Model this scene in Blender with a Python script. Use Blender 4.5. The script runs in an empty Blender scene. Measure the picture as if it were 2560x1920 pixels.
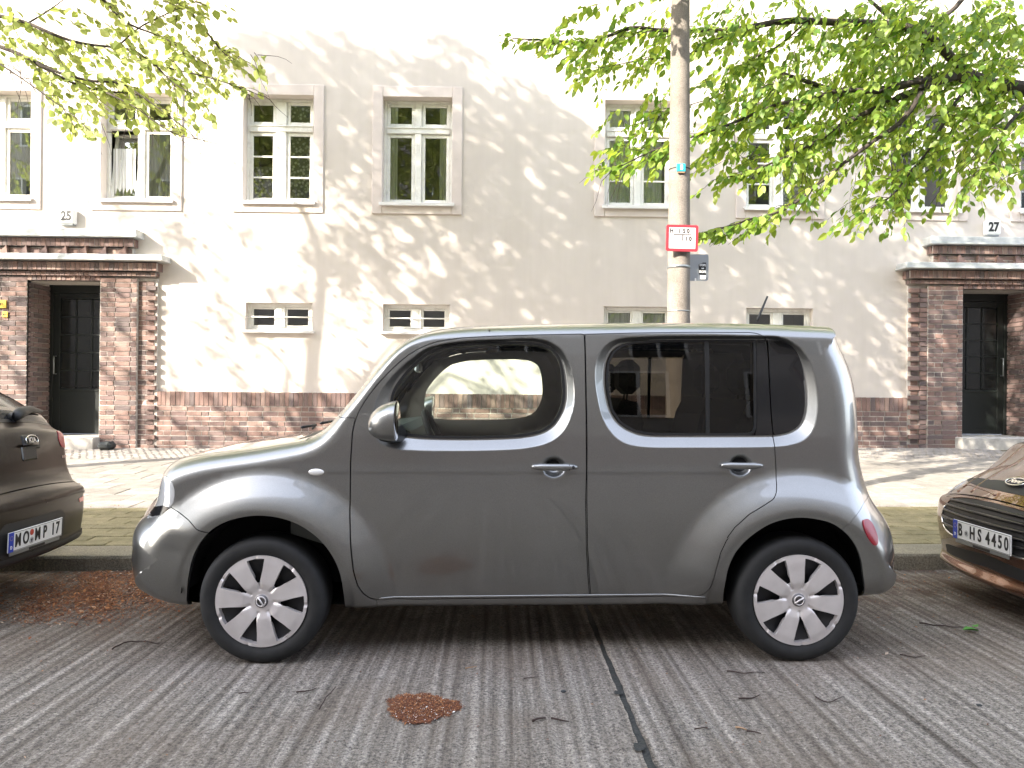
import bpy, bmesh, math, random
import numpy as np
from mathutils import Vector, Matrix
from mathutils.geometry import delaunay_2d_cdt
PI = math.pi
rng = random.Random(7)
nrg = np.random.RandomState(7)
SC = bpy.context.scene
COL = SC.collection

# ------------------------------------------------------------------ camera
FPX = 1900.0
CAM = np.array([0, 0, 1.275])
_psi, _phi, _rho = math.radians(1.0), math.atan(6 / 1900), math.radians(.5)
_f = np.array([math.sin(_psi) * math.cos(_phi), math.cos(_psi) * math.cos(_phi), math.sin(_phi)])
_r0 = np.array([math.cos(_psi), -math.sin(_psi), 0.0])
_u0 = np.cross(_r0, _f)
_R = _r0 * math.cos(_rho) + _u0 * math.sin(_rho)
_U = _u0 * math.cos(_rho) - _r0 * math.sin(_rho)
cd = bpy.data.cameras.new('camera')
cam = bpy.data.objects.new('camera', cd)
COL.objects.link(cam)
cam.matrix_world = Matrix(((_R[0], _U[0], -_f[0], CAM[0]), (_R[1], _U[1], -_f[1], CAM[1]), (_R[2], _U[2], -_f[2], CAM[2]), (0, 0, 0, 1)))
cd.sensor_width = 36; cd.lens = 36 * FPX / 2560; cd.clip_end = 2000; cd.clip_start = .05
SC.camera = cam

def P(x, y, Y):
    """real place of a photo pixel on the vertical plane at depth Y"""
    d = _f * FPX + _R * (x - 1280) - _U * (y - 960)
    return CAM + d * (Y / d[1])
def J(p):
    d = np.asarray(p, float) - CAM
    z = d @ _f
    return np.stack([1280 + FPX * (d @ _R) / z, 960 - FPX * (d @ _U) / z], -1)
def D(x, y): return (x * 1.15732, y * 1.15732)

# ------------------------------------------------------------------ world and sun
SUNV = Vector((1.3, 1.0, -.9)).normalized()          # the way the light travels
EL = math.asin(-SUNV.z)
AZ = math.atan2(-SUNV.x, -SUNV.y)                    # of the sun, clockwise from +Y
w = bpy.data.worlds.new('World'); SC.world = w; w.use_nodes = True
nt = w.node_tree
bg = nt.nodes['Background']
sky = nt.nodes.new('ShaderNodeTexSky'); sky.sky_type = 'NISHITA'
sky.sun_disc = False; sky.sun_elevation = EL; sky.sun_rotation = AZ
sky.air_density = 1.0; sky.dust_density = 1.6; sky.ozone_density = 1.0
hs = nt.nodes.new('ShaderNodeHueSaturation'); hs.inputs['Saturation'].default_value = .62      # thin high haze: a paler sky
ad = nt.nodes.new('ShaderNodeMixRGB'); ad.blend_type = 'ADD'; ad.inputs[0].default_value = 1; ad.inputs[2].default_value = (2.45, 2.55, 3.1, 1)
nt.links.new(sky.outputs[0], hs.inputs['Color']); nt.links.new(hs.outputs[0], ad.inputs[1]); nt.links.new(ad.outputs[0], bg.inputs[0]); bg.inputs[1].default_value = .15
sl = bpy.data.lights.new('sun', 'SUN'); sl.energy = 4.2; sl.angle = math.radians(.55); sl.color = (1, .92, .79)
so = bpy.data.objects.new('sun', sl); COL.objects.link(so)
so.rotation_euler = SUNV.to_track_quat('-Z', 'Y').to_euler()
SC.view_settings.view_transform = 'Standard'; SC.view_settings.look = 'None'
SC.view_settings.exposure = 2.08; SC.view_settings.gamma = 1
SC.cycles.max_bounces = 10; SC.cycles.transparent_max_bounces = 24

# ------------------------------------------------------------------ helpers
def tag(o, label=None, cat=None, group=None, kind=None):
    if label: o['label'] = label
    if cat: o['category'] = cat
    if group: o['group'] = group
    if kind: o['kind'] = kind
    return o
def empty(name, loc, label=None, cat=None, group=None, kind=None):
    o = bpy.data.objects.new(name, None); o.location = loc; o.empty_display_size = .2
    COL.objects.link(o)
    return tag(o, label, cat, group, kind)
def wpos(o):
    v = Vector((0, 0, 0))
    while o is not None:
        v = v + o.location; o = o.parent
    return v
def link(name, me, parent=None, loc=None, world=True):
    """me holds world coordinates unless world is False; the object is offset so that the parent may sit at its base"""
    o = bpy.data.objects.new(name, me); COL.objects.link(o)
    if parent is not None:
        o.parent = parent
        if world: o.location = -wpos(parent) + (Vector(loc) if loc is not None else Vector((0, 0, 0)))
        elif loc is not None: o.location = loc
    elif loc is not None: o.location = loc
    return o
def mesh(name, V, F, mats, smooth=False, mi=None):
    me = bpy.data.meshes.new(name)
    me.from_pydata([tuple(map(float, v)) for v in V], [], [tuple(int(i) for i in f) for f in F])
    if not isinstance(mats, (list, tuple)): mats = [mats]
    for m in mats: me.materials.append(m)
    if mi is not None: me.polygons.foreach_set('material_index', np.asarray(mi, dtype=np.int32))
    if smooth: me.polygons.foreach_set('use_smooth', np.ones(len(me.polygons), bool))
    me.update()
    return me
class MB:
    """collects primitive shapes for one mesh"""
    def __init__(s): s.V = []; s.F = []; s.M = []
    def add(s, V, F, mi=0):
        n = len(s.V); s.V += [tuple(v) for v in V]; s.F += [tuple(i + n for i in f) for f in F]; s.M += [mi] * len(F); return s
    def box(s, x0, x1, y0, y1, z0, z1, mi=0, bev=0):
        if bev > 0:
            b = bev; V = []
            for (x, sx) in ((x0, 1), (x1, -1)):
                for (y, sy) in ((y0, 1), (y1, -1)):
                    for (z, sz) in ((z0, 1), (z1, -1)):
                        V += [(x, y + sy * b, z + sz * b), (x + sx * b, y, z + sz * b), (x + sx * b, y + sy * b, z)]
            bm = bmesh.new()
            vs = [bm.verts.new(v) for v in V]
            r = bmesh.ops.convex_hull(bm, input=vs)
            bm.verts.ensure_lookup_table(); bm.verts.index_update()
            FF = [tuple(v.index for v in f.verts) for f in bm.faces]; VV = [tuple(v.co) for v in bm.verts]
            bm.free()
            return s.add(VV, FF, mi)
        V = [(x, y, z) for x in (x0, x1) for y in (y0, y1) for z in (z0, z1)]
        return s.add(V, [(0, 1, 3, 2), (4, 6, 7, 5), (0, 4, 5, 1), (2, 3, 7, 6), (0, 2, 6, 4), (1, 5, 7, 3)], mi)
    def tube(s, pts, rad, n=8, mi=0, cap=True):
        pts = [Vector(p) for p in pts]; k = len(pts)
        rad = rad if hasattr(rad, '__len__') else [rad] * k
        V = []; F = []
        up = Vector((0, 0, 1)); t0 = (pts[1] - pts[0]).normalized()
        if abs(t0.dot(up)) > .9: up = Vector((1, 0, 0))
        a = t0.cross(up).normalized()
        for i in range(k):
            t = (pts[min(i + 1, k - 1)] - pts[max(i - 1, 0)]).normalized()
            a = (a - t * a.dot(t)).normalized(); b = t.cross(a)
            for j in range(n):
                an = 2 * PI * j / n
                V.append(pts[i] + (a * math.cos(an) + b * math.sin(an)) * rad[i])
        for i in range(k - 1):
            for j in range(n):
                F.append((i * n + j, i * n + (j + 1) % n, (i + 1) * n + (j + 1) % n, (i + 1) * n + j))
        if cap: F += [tuple(range(n - 1, -1, -1)), tuple(range((k - 1) * n, k * n))]
        return s.add(V, F, mi)
    def lathe(s, prof, c, ax='y', n=48, mi=0):
        """prof: (radius, offset along the axis)"""
        V = []; F = []; k = len(prof)
        for (r, h) in prof:
            for j in range(n):
                a = 2 * PI * j / n
                if ax == 'y': V.append((c[0] + r * math.cos(a), c[1] + h, c[2] + r * math.sin(a)))
                elif ax == 'x': V.append((c[0] + h, c[1] + r * math.cos(a), c[2] + r * math.sin(a)))
                else: V.append((c[0] + r * math.cos(a), c[1] + r * math.sin(a), c[2] + h))
        for i in range(k - 1):
            for j in range(n):
                F.append((i * n + j, i * n + (j + 1) % n, (i + 1) * n + (j + 1) % n, (i + 1) * n + j))
        return s.add(V, F, mi)
    def prism(s, poly, y0, y1, mi=0):
        """outline in (x, z) carried from y0 to y1"""
        n = len(poly)
        V = [(p[0], y0, p[1]) for p in poly] + [(p[0], y1, p[1]) for p in poly]
        F = [tuple(range(n)), tuple(range(2 * n - 1, n - 1, -1))] + [(i, i + n, (i + 1) % n + n, (i + 1) % n) for i in range(n)]
        return s.add(V, F, mi)
    def me(s, name, mats, smooth=False, fix=True):
        m = mesh(name, s.V, s.F, mats, smooth, s.M)
        if fix:
            bm = bmesh.new(); bm.from_mesh(m); bmesh.ops.recalc_face_normals(bm, faces=bm.faces); bm.to_mesh(m); bm.free()
        return m
    def build(s, name, mats, parent=None, smooth=False, loc=None, world=True, fix=True, auto=None):
        m = s.me(name, mats, smooth, fix)
        if auto: m.set_sharp_from_angle(angle=math.radians(auto))
        return link(name, m, parent, loc, world)

# ------------------------------------------------------------------ materials
class NT:
    def __init__(s, name, bumpless=False):
        s.m = bpy.data.materials.new(name); s.m.use_nodes = True
        s.t = s.m.node_tree; s.b = s.t.nodes['Principled BSDF']; s.out = s.t.nodes['Material Output']
    def n(s, typ, **kw):
        nd = s.t.nodes.new('ShaderNode' + typ)
        for k, v in kw.items():
            if k.startswith('i_'): nd.inputs[k[2:].replace('_', ' ')].default_value = v
            else: setattr(nd, k, v)
        return nd
    def l(s, a, b): s.t.links.new(a, b)
    def set(s, **kw):
        for k, v in kw.items():
            k = {'color': 'Base Color', 'rough': 'Roughness', 'metal': 'Metallic', 'coat': 'Coat Weight', 'coatr': 'Coat Roughness', 'spec': 'Specular IOR Level', 'trans': 'Transmission Weight', 'ior': 'IOR', 'sheen': 'Sheen Weight', 'alpha': 'Alpha'}.get(k, k)
            if k == 'Base Color' and len(v) == 3: v = (*v, 1)
            s.b.inputs[k].default_value = v
        return s
    def coord(s, scale=(1, 1, 1), kind='Object'):
        tc = s.n('TexCoord'); mp = s.n('Mapping'); mp.inputs['Scale'].default_value = scale
        s.l(tc.outputs[kind], mp.inputs['Vector']); return mp.outputs[0]
    def noise(s, vec, scale, detail=4, rough=.55, dist=0):
        nn = s.n('TexNoise'); nn.inputs['Scale'].default_value = scale; nn.inputs['Detail'].default_value = detail
        nn.inputs['Roughness'].default_value = rough; nn.inputs['Distortion'].default_value = dist
        s.l(vec, nn.inputs['Vector']); return nn.outputs['Fac']
    def ramp(s, fac, stops):
        r = s.n('ValToRGB'); e = r.color_ramp.elements
        while len(e) < len(stops): e.new(.5)
        for k, (p, c) in enumerate(stops):
            e[k].position = p; e[k].color = (*c, 1) if len(c) == 3 else c
        s.l(fac, r.inputs[0]); return r.outputs[0]
    def mix(s, fac, a, b, typ='MIX'):
        m = s.n('MixRGB', blend_type=typ)
        for k, v in enumerate((fac, a, b)):
            if isinstance(v, (int, float)): m.inputs[k].default_value = v
            elif isinstance(v, tuple): m.inputs[k].default_value = (*v, 1)
            else: s.l(v, m.inputs[k])
        return m.outputs[0]
    def col(s, c): s.l(c, s.b.inputs['Base Color']); return s
    def bump(s, h, strength=.3, dist=.01):
        b = s.n('Bump'); b.inputs['Strength'].default_value = strength; b.inputs['Distance'].default_value = dist
        s.l(h, b.inputs['Height']); s.l(b.outputs[0], s.b.inputs['Normal']); return s
def plain(name, color, rough=.5, metal=0, **kw):
    return NT(name).set(color=color, rough=rough, metal=metal, **kw).m
def g1(v): return (v, v, v)

M = {}
def mk_materials():
    # concrete road
    t = NT('weathered_concrete'); v = t.coord()
    st0 = t.noise(t.coord((17, .33, 1)), 1.0, 7, .70, .5)
    wv = t.n('TexWave', wave_type='BANDS', bands_direction='X'); wv.inputs['Scale'].default_value = 5.2; wv.inputs['Distortion'].default_value = 3.2; wv.inputs['Detail'].default_value = 3; wv.inputs['Detail Scale'].default_value = 1.1
    t.l(t.coord((1, .10, 1)), wv.inputs['Vector'])
    wm_ = t.n('Math', operation='MULTIPLY_ADD'); t.l(wv.outputs['Fac'], wm_.inputs[0]); wm_.inputs[1].default_value = .13; wm_.inputs[2].default_value = -.065
    wa_ = t.n('Math', operation='ADD'); t.l(st0, wa_.inputs[0]); t.l(wm_.outputs[0], wa_.inputs[1]); st = wa_.outputs[0]
    c1 = t.ramp(st, [(.30, (.078, .067, .055)), (.43, (.158, .141, .120)), (.55, (.225, .204, .176)), (.70, (.34, .312, .275))])  # streaks of wear; the shade of the grooves is also put into this colour
    fine = t.noise(v, 70, 8, .82)
    c2 = t.mix(.78, c1, t.ramp(fine, [(.38, (.02, .02, .03)), (.5, (.52, .52, .52)), (.63, (.98, .97, .95))]), 'OVERLAY')
    sp = t.noise(v, 130, 2, .5)
    c2 = t.mix(.8, c2, t.ramp(sp, [(.30, (.1, .08, .08)), (.40, (.5, .5, .5)), (.62, (.5, .5, .5)), (.72, (.95, .93, .9))]), 'OVERLAY')
    patch = t.noise(v, 1.3, 4, .6, .4)
    c3 = t.mix(t.ramp(patch, [(.42, (0, 0, 0)), (.72, (.5, .5, .5))]), c2, (.15, .115, .085), 'MIX')
    # brown litter dust towards the gutter
    sx = t.n('SeparateXYZ'); tc = t.n('TexCoord'); t.l(tc.outputs['Object'], sx.inputs[0])
    mr = t.n('MapRange'); mr.inputs[1].default_value = 3.3; mr.inputs[2].default_value = 4.9; t.l(sx.outputs[1], mr.inputs[0])
    dn = t.noise(v, 5, 5, .7)
    ml = t.n('Math', operation='MULTIPLY'); t.l(mr.outputs[0], ml.inputs[0]); t.l(t.ramp(dn, [(.35, (.1, .1, .1)), (.6, (.8, .8, .8))]), ml.inputs[1])
    c4 = t.mix(ml.outputs[0], c3, (.07, .042, .03))
    t.col(c4); t.set(rough=.92, spec=.25)
    ad = t.n('Math', operation='MULTIPLY_ADD'); t.l(fine, ad.inputs[0]); ad.inputs[1].default_value = .5; t.l(st, ad.inputs[2])
    t.bump(ad.outputs[0], 1.0, .016); M['road'] = t.m
    t = NT('asphalt_far'); t.col(t.ramp(t.noise(t.coord(), 3, 6), [(.3, g1(.12)), (.7, g1(.2))])).set(rough=.95); M['far'] = t.m
    t = NT('joint_tar'); t.col(t.ramp(t.noise(t.coord(), 60, 4), [(.35, (.012, .014, .013)), (.7, (.045, .045, .04))])).set(rough=.75); t.bump(t.noise(t.coord(), 90, 4), .8, .006); M['tar'] = t.m
    # granite kerb
    t = NT('granite_kerb'); v = t.coord()
    t.col(t.mix(.6, t.ramp(t.noise(v, 2.5, 5), [(.3, (.11, .10, .07)), (.7, (.22, .19, .13))]), t.ramp(t.noise(v, 110, 3), [(.35, g1(.2)), (.65, g1(.8))]), 'OVERLAY')).set(rough=.85)
    t.bump(t.noise(v, 80, 4), .5, .008); M['kerb'] = t.m
    for nm, a, b in (('paver_mossy', (.10, .088, .035), (.24, .20, .11)), ('paver_grey', (.17, .155, .135), (.29, .265, .235)), ('cobble_grey', (.15, .135, .12), (.33, .30, .27))):
        t = NT(nm); v = t.coord(kind='Generated') if 0 else t.coord()
        oi = t.n('ObjectInfo')
        c = t.ramp(t.noise(v, 6, 6, .65), [(.3, a), (.7, b)])
        mr = t.n('MapRange'); t.l(oi.outputs['Random'], mr.inputs[0]); mr.inputs[3].default_value = .8; mr.inputs[4].default_value = 1.15
        c = t.mix(1.0, c, mr.outputs[0], 'MULTIPLY')
        t.col(t.mix(.5, c, t.ramp(t.noise(v, 120, 3), [(.3, g1(.2)), (.7, g1(.8))]), 'OVERLAY')).set(rough=.9)
        t.bump(t.noise(v, 70, 5), .5, .006); M[nm] = t.m
    t = NT('joint_soil'); v = t.coord(); t.col(t.ramp(t.noise(v, 20, 5), [(.3, (.05, .045, .025)), (.7, (.15, .13, .08))])).set(rough=1); M['soil'] = t.m
    # plaster
    t = NT('cream_plaster'); v = t.coord()
    c = t.ramp(t.noise(v, .9, 5, .6), [(.3, (.60, .54, .492)), (.7, (.66, .60, .55))])
    c = t.mix(.12, c, t.ramp(t.noise(t.coord((7, 7, .5)), 1, 5), [(.35, (.5, .46, .40)), (.6, (.8, .78, .75))]), 'MULTIPLY')
    t.col(c).set(rough=.95); t.bump(t.noise(v, 130, 4), .35, .004); M['plaster'] = t.m
    t = NT('pink_plaster'); v = t.coord(); t.col(t.ramp(t.noise(v, 3, 5), [(.3, (.605, .53, .49)), (.7, (.665, .59, .55))])).set(rough=.95); t.bump(t.noise(v, 130, 4), .3, .003); M['trim'] = t.m
    t = NT('white_lacquer'); v = t.coord(); t.col(t.ramp(t.noise(v, 6, 6, .7), [(.25, (.60, .58, .53)), (.5, (.78, .77, .73))])).set(rough=.4); M['white'] = t.m
    t = NT('sill_metal'); t.set(color=(.72, .70, .68), rough=.45); M['sill'] = t.m
    for nm, tint, al in (('window_glass', (.86, .9, .88), .15),):
        t = NT(nm); t.b.inputs['Base Color'].default_value = (*tint, 1); t.set(rough=.015, trans=1, ior=1.45)
        M['glass'] = t.m
    t = NT('thin_glass'); t.t.nodes.remove(t.b)
    M['wglass'] = thin_glass('window_glass_thin', (.92, .94, .92), 1.65)
    M['cglass'] = thin_glass('car_glass', (.82, .88, .84), 1.5)
    M['pglass'] = thin_glass('privacy_glass', (.30, .285, .26), 1.42)
    M['dark'] = plain('room_walls', (.28, .26, .22), .9)
    t = NT('curtain'); v = t.coord((42, 1, 1)); t.col(t.ramp(t.noise(v, 1, 3, .5, .5), [(.3, (.62, .60, .57)), (.6, (.86, .85, .83))])).set(rough=.95); t.bump(t.noise(v, 1, 3), .8, .03); M['curtain'] = t.m
    t = NT('lace_curtain'); v = t.coord(); vo = t.n('TexVoronoi', feature='F1'); vo.inputs['Scale'].default_value = 18; t.l(v, vo.inputs['Vector'])
    t.col(t.ramp(vo.outputs['Distance'], [(.25, (.75, .75, .74)), (.42, (.42, .42, .40)), (.5, (.25, .25, .24))])).set(rough=.9); M['lace'] = t.m
    # bricks
    bc = [((.16, .085, .070), (.23, .13, .105)), ((.19, .105, .085), (.27, .16, .13)), ((.12, .070, .064), (.18, .105, .095)), ((.07, .050, .052), (.13, .088, .084)), ((.25, .155, .125), (.34, .23, .19)), ((.145, .092, .084), (.21, .135, .12))]
    M['bricks'] = []
    for k, (a, b) in enumerate(bc):
        t = NT('clinker_brick_%s' % 'abcdef'[k]); v = t.coord()
        t.col(t.mix(.5, t.mix(.25, t.ramp(t.noise(v, 9, 6, .7), [(.3, a), (.7, b)]), (.15, .13, .12)), t.ramp(t.noise(v, 90, 3), [(.3, g1(.2)), (.7, g1(.8))]), 'OVERLAY')).set(rough=.75)
        t.bump(t.noise(v, 60, 5), .5, .006); M['bricks'].append(t.m)
    t = NT('mortar'); v = t.coord(); t.col(t.ramp(t.noise(v, 25, 5), [(.3, (.38, .35, .32)), (.7, (.56, .52, .48))])).set(rough=1); M['mortar'] = t.m
    t = NT('zinc_ledge'); v = t.coord(); t.col(t.ramp(t.noise(v, 8, 6), [(.3, (.42, .44, .43)), (.7, (.62, .63, .62))])).set(rough=.5, metal=.3); M['zinc'] = t.m
    M['door'] = plain('dark_door_paint', (.006, .009, .008), .5)
    M['doorglass'] = NT('door_glass').set(color=(.012, .014, .014), rough=.15).m
    t = NT('step_stone'); v = t.coord(); t.col(t.ramp(t.noise(v, 12, 5), [(.3, (.33, .31, .28)), (.7, (.5, .47, .43))])).set(rough=.9); M['step'] = t.m
    # opposite facade
    t = NT('tan_plaster'); v = t.coord(); t.col(t.ramp(t.noise(v, .7, 5), [(.3, (.30, .27, .235)), (.7, (.40, .365, .33))])).set(rough=.9); M['tan'] = t.m
    # car paints
    def paint(nm, c0, c1, metal, rough, coat=1.0, fl=900):
        t = NT(nm); v = t.coord()
        n1 = t.noise(v, fl, 2, .5)
        dirt = t.noise(t.coord((1, 1, 1)), 3.5, 6, .7)
        c = t.mix(t.ramp(n1, [(.4, g1(0)), (.6, g1(1))]), c0, c1)
        c = t.mix(t.ramp(dirt, [(.5, g1(0)), (.85, g1(.14))]), c, (.22, .21, .19))
        t.col(c); t.set(metal=metal, coat=coat, coatr=.02); t.b.inputs['Coat IOR'].default_value = 1.6 if coat > .9 else 1.5
        mr = t.n('MapRange'); t.l(dirt, mr.inputs[0]); mr.inputs[3].default_value = rough; mr.inputs[4].default_value = rough + .16
        t.l(mr.outputs[0], t.b.inputs['Roughness'])
        return t.m
    M['paint'] = paint('grey_metallic_paint', (.192, .196, .188), (.262, .266, .256), .92, .26, 1.0)
    M['brown'] = paint('dark_brown_metallic_paint', (.007, .0042, .003), (.015, .009, .006), .15, .22, .12); M['brown'].node_tree.nodes['Principled BSDF'].inputs['Specular IOR Level'].default_value = .3
    M['copper'] = paint('copper_brown_metallic_paint', (.12, .055, .032), (.22, .105, .058), .85, .16)
    M['black'] = plain('black_plastic', (.018, .018, .018), .55)
    M['gloss'] = plain('gloss_black', (.012, .012, .013), .12)
    M['seal'] = plain('rubber_seal', (.012, .013, .014), .38)
    M['gap'] = plain('gap_black', (.004, .004, .004), .9)
    t = NT('tyre_rubber'); v = t.coord(); t.col(t.ramp(t.noise(v, 18, 5), [(.3, (.006, .0065, .0065)), (.7, (.012, .0125, .0125))])).set(rough=.72); M['tyre'] = t.m
    t = NT('hubcap_silver'); v = t.coord(); t.col(t.ramp(t.noise(v, 9, 5), [(.3, (.58, .55, .54)), (.7, (.70, .67, .66))])).set(rough=.36, metal=.55); M['hub'] = t.m
    M['steel'] = plain('dark_steel', (.03, .03, .032), .6, .4)
    M['chrome'] = plain('chrome', (.75, .75, .75), .12, 1)
    M['red'] = NT('red_reflector').set(color=(.24, .004, .015), rough=.3, coat=.2).m
    M['lamp'] = NT('lamp_clear').set(color=(.55, .56, .55), rough=.12, coat=1, metal=.3).m
    M['ind'] = NT('indicator_clear').set(color=(.72, .71, .68), rough=.2, coat=1).m
    M['trimgrey'] = plain('cabin_trim_grey', (.24, .21, .18), .8)
    M['cabin'] = plain('cabin_dark', (.035, .032, .03), .8)
    t = NT('seat_fabric'); v = t.coord(); t.col(t.ramp(t.noise(v, 200, 2), [(.4, (.03, .024, .022)), (.6, (.055, .042, .038))])).set(rough=.95); M['seat'] = t.m
    M['dash'] = plain('dash_plastic', (.10, .11, .10), .6)
    M['mirror'] = plain('mirror_glass', (.8, .8, .8), .02, 1)
    M['plate'] = plain('plate_white', (.72, .72, .70), .3)
    M['euro'] = plain('plate_blue', (.01, .04, .36), .35)
    M['ink'] = plain('ink_black', (.012, .012, .012), .5)
    M['inkgrey'] = plain('ink_grey', (.03, .03, .033), .6)
    M['paper'] = plain('print_white', (.78, .78, .76), .5)
    # pole
    t = NT('concrete_pole'); v = t.coord()
    c = t.mix(.35, t.ramp(t.noise(v, 4, 6, .65), [(.3, (.15, .13, .11)), (.7, (.24, .21, .18))]), t.ramp(t.noise(v, 120, 4), [(.33, g1(.15)), (.65, g1(.8))]), 'OVERLAY')
    t.col(c).set(rough=.92); t.bump(t.noise(v, 110, 5), .7, .006); M['pole'] = t.m
    M['signred'] = plain('sign_red', (.36, .022, .035), .5)
    M['signwhite'] = plain('sign_white', (.50, .47, .46), .5)
    M['alu'] = plain('aluminium_sheet', (.30, .32, .33), .38, .75)
    M['cyan'] = plain('cyan_plate', (.02, .40, .52), .4)
    M['yellow'] = plain('yellow_plate', (.72, .47, .06), .5)
    # trees
    t = NT('tree_bark'); v = t.coord(); t.col(t.ramp(t.noise(v, 14, 6, .7), [(.3, (.025, .02, .018)), (.7, (.075, .058, .048))])).set(rough=.95); t.bump(t.noise(v, 30, 5), .8, .02); M['bark'] = t.m
    def leafm(nm, a, b, tr):
        t = NT(nm); t.t.nodes.remove(t.b)
        v = t.coord(); gi = t.n('NewGeometry')
        oi = t.n('ObjectInfo'); af = t.n('Math', operation='ADD'); t.l(gi.outputs['Random Per Island'], af.inputs[0]); t.l(oi.outputs['Random'], af.inputs[1]); ff = t.n('Math', operation='FRACT'); t.l(af.outputs[0], ff.inputs[0]); c = t.mix(ff.outputs[0], a, b)
        d = t.n('BsdfDiffuse'); s2 = t.n('BsdfTranslucent'); g = t.n('BsdfGlossy'); g.inputs['Roughness'].default_value = .45
        t.l(c, d.inputs[0]); t.l(t.mix(1, c, tr, 'MULTIPLY'), s2.inputs[0])
        m1 = t.n('MixShader'); m1.inputs[0].default_value = .5; t.l(d.outputs[0], m1.inputs[1]); t.l(s2.outputs[0], m1.inputs[2])
        m2 = t.n('MixShader'); m2.inputs[0].default_value = .04; t.l(m1.outputs[0], m2.inputs[1]); t.l(g.outputs[0], m2.inputs[2])
        t.l(m2.outputs[0], t.out.inputs[0]); return t.m
    M['leafL'] = leafm('young_leaf', (.24, .31, .08), (.42, .47, .19), (1.5, 1.45, 1.0))
    M['leafR'] = leafm('fresh_leaf', (.08, .175, .022), (.31, .40, .085), (1.8, 1.7, .8))
    t = NT('litter'); gi = t.n('NewGeometry'); t.col(t.ramp(gi.outputs['Random Per Island'], [(0, (.05, .017, .008)), (.5, (.20, .065, .024)), (.92, (.34, .15, .055)), (1, (.5, .4, .3))])).set(rough=.95); M['litter'] = t.m
    M['twig'] = plain('dry_twig', (.035, .02, .016), .9)
    M['twigpale'] = plain('pale_twig', (.30, .19, .11), .9)
    M['leafgreen'] = plain('fallen_leaf_green', (.07, .22, .03), .6)
    M['stone'] = plain('dark_stone', (.03, .034, .034), .8)

def thin_glass(name, tint, ior):
    """thin pane: clear tint plus mirror reflection by angle"""
    m = bpy.data.materials.new(name); m.use_nodes = True; t = m.node_tree
    t.nodes.remove(t.nodes['Principled BSDF']); out = t.nodes['Material Output']
    tr = t.nodes.new('ShaderNodeBsdfTransparent'); tr.inputs[0].default_value = (*tint, 1)
    gl = t.nodes.new('ShaderNodeBsdfGlossy'); gl.inputs['Roughness'].default_value = .01; gl.inputs[0].default_value = (1, 1, 1, 1)
    fr = t.nodes.new('ShaderNodeFresnel'); fr.inputs[0].default_value = ior
    mx = t.nodes.new('ShaderNodeMixShader')
    t.links.new(fr.outputs[0], mx.inputs[0]); t.links.new(tr.outputs[0], mx.inputs[1]); t.links.new(gl.outputs[0], mx.inputs[2]); t.links.new(mx.outputs[0], out.inputs[0])
    return m
mk_materials()

_tc = {}
def text_me(s, size, mat, width=1.0, bold=0.0, shear=0.0):
    """lettering as a mesh in its own (x, z) plane, centred, facing -y"""
    c = bpy.data.curves.new('lettering', 'FONT'); c.body = s; c.size = size; c.align_x = 'CENTER'; c.align_y = 'CENTER'
    c.extrude = .0012; c.offset = bold; c.shear = shear; c.resolution_u = 4
    o = bpy.data.objects.new('lettering', c); COL.objects.link(o)
    dg = bpy.context.evaluated_depsgraph_get(); me = bpy.data.meshes.new_from_object(o.evaluated_get(dg))
    bpy.data.objects.remove(o); bpy.data.curves.remove(c)
    me.transform(Matrix.Rotation(PI / 2, 4, 'X') @ Matrix.Diagonal((width, 1, 1, 1)))
    me.materials.clear(); me.materials.append(mat); me.name = 'lettering'
    return me
# ------------------------------------------------------------------ ground, road, pavement
def groad(x, y): return -.022 - .012 * (np.asarray(y) - 3.6) + .006 * np.asarray(x)
def gpav(x, y): return .07 + .0286 * (np.asarray(y) - 5.45) + .0075 * np.asarray(x)
WY = 12.5
KY = 5.45

def sheet(name, xs, ys, zf, mat, kind='structure', parent=None, smooth=True):
    X, Y = np.meshgrid(xs, ys, indexing='ij'); Z = zf(X, Y)
    V = np.stack([X, Y, Z], -1).reshape(-1, 3); a, b = X.shape
    I = np.arange(a * b).reshape(a, b)
    F = np.stack([I[:-1, :-1], I[1:, :-1], I[1:, 1:], I[:-1, 1:]], -1).reshape(-1, 4)
    o = link(name, mesh(name, V, F, mat, smooth), parent)
    if kind and parent is None: tag(o, kind=kind)
    return o
def clampf(x, y, f, d=0):
    return f(np.clip(x, -14, 14), np.clip(y, -9.5, 60)) + d
# a sheet under everything, out to the horizon
sheet('ground', np.linspace(-400, 400, 41), np.linspace(-400, 400, 41), lambda x, y: -.6 + 0 * x, M['far'])
road = sheet('road', np.linspace(-60, 60, 61), np.linspace(-5.5, KY + .02, 12), lambda x, y: groad(np.clip(x, -20, 20), y) - .03, M['road'])

# concrete bays with the grooves of the broom and of wear, a tarred joint between them
def fbm1(x, seed, n=5, base=1.0):
    r = np.random.RandomState(seed); s = 0 * x
    for k in range(n):
        s = s + np.sin(x * base * (1.9 ** k) * (1 + .2 * r.rand()) + r.rand() * 7) / (1.5 ** k)
    return s
def groove(x, y):
    wob = .018 * np.sin(y * 1.3 + x * .7) + .008 * np.sin(y * 4.1 + x * 2)
    u = x + wob
    g = fbm1(u * 2 * PI / .135, 3, 5, 1.0) * .0016 + fbm1(u * 2 * PI / .03, 8, 2) * .0005
    g = g + .0016 * np.sin(u * 2 * PI / .060 + .8 * np.sin(u * 5)) 
    k = np.sin(u * 2 * PI / .21 + 2.2 * np.sin(u * 2.7)); g = g - .007 * np.clip(k - .75, 0, 1) / .25
    amp = .75 + .5 * np.sin(x * 3.1 + y * .8) * np.sin(y * 1.1 + x)
    return g * amp * .75
JX = .53
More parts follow.
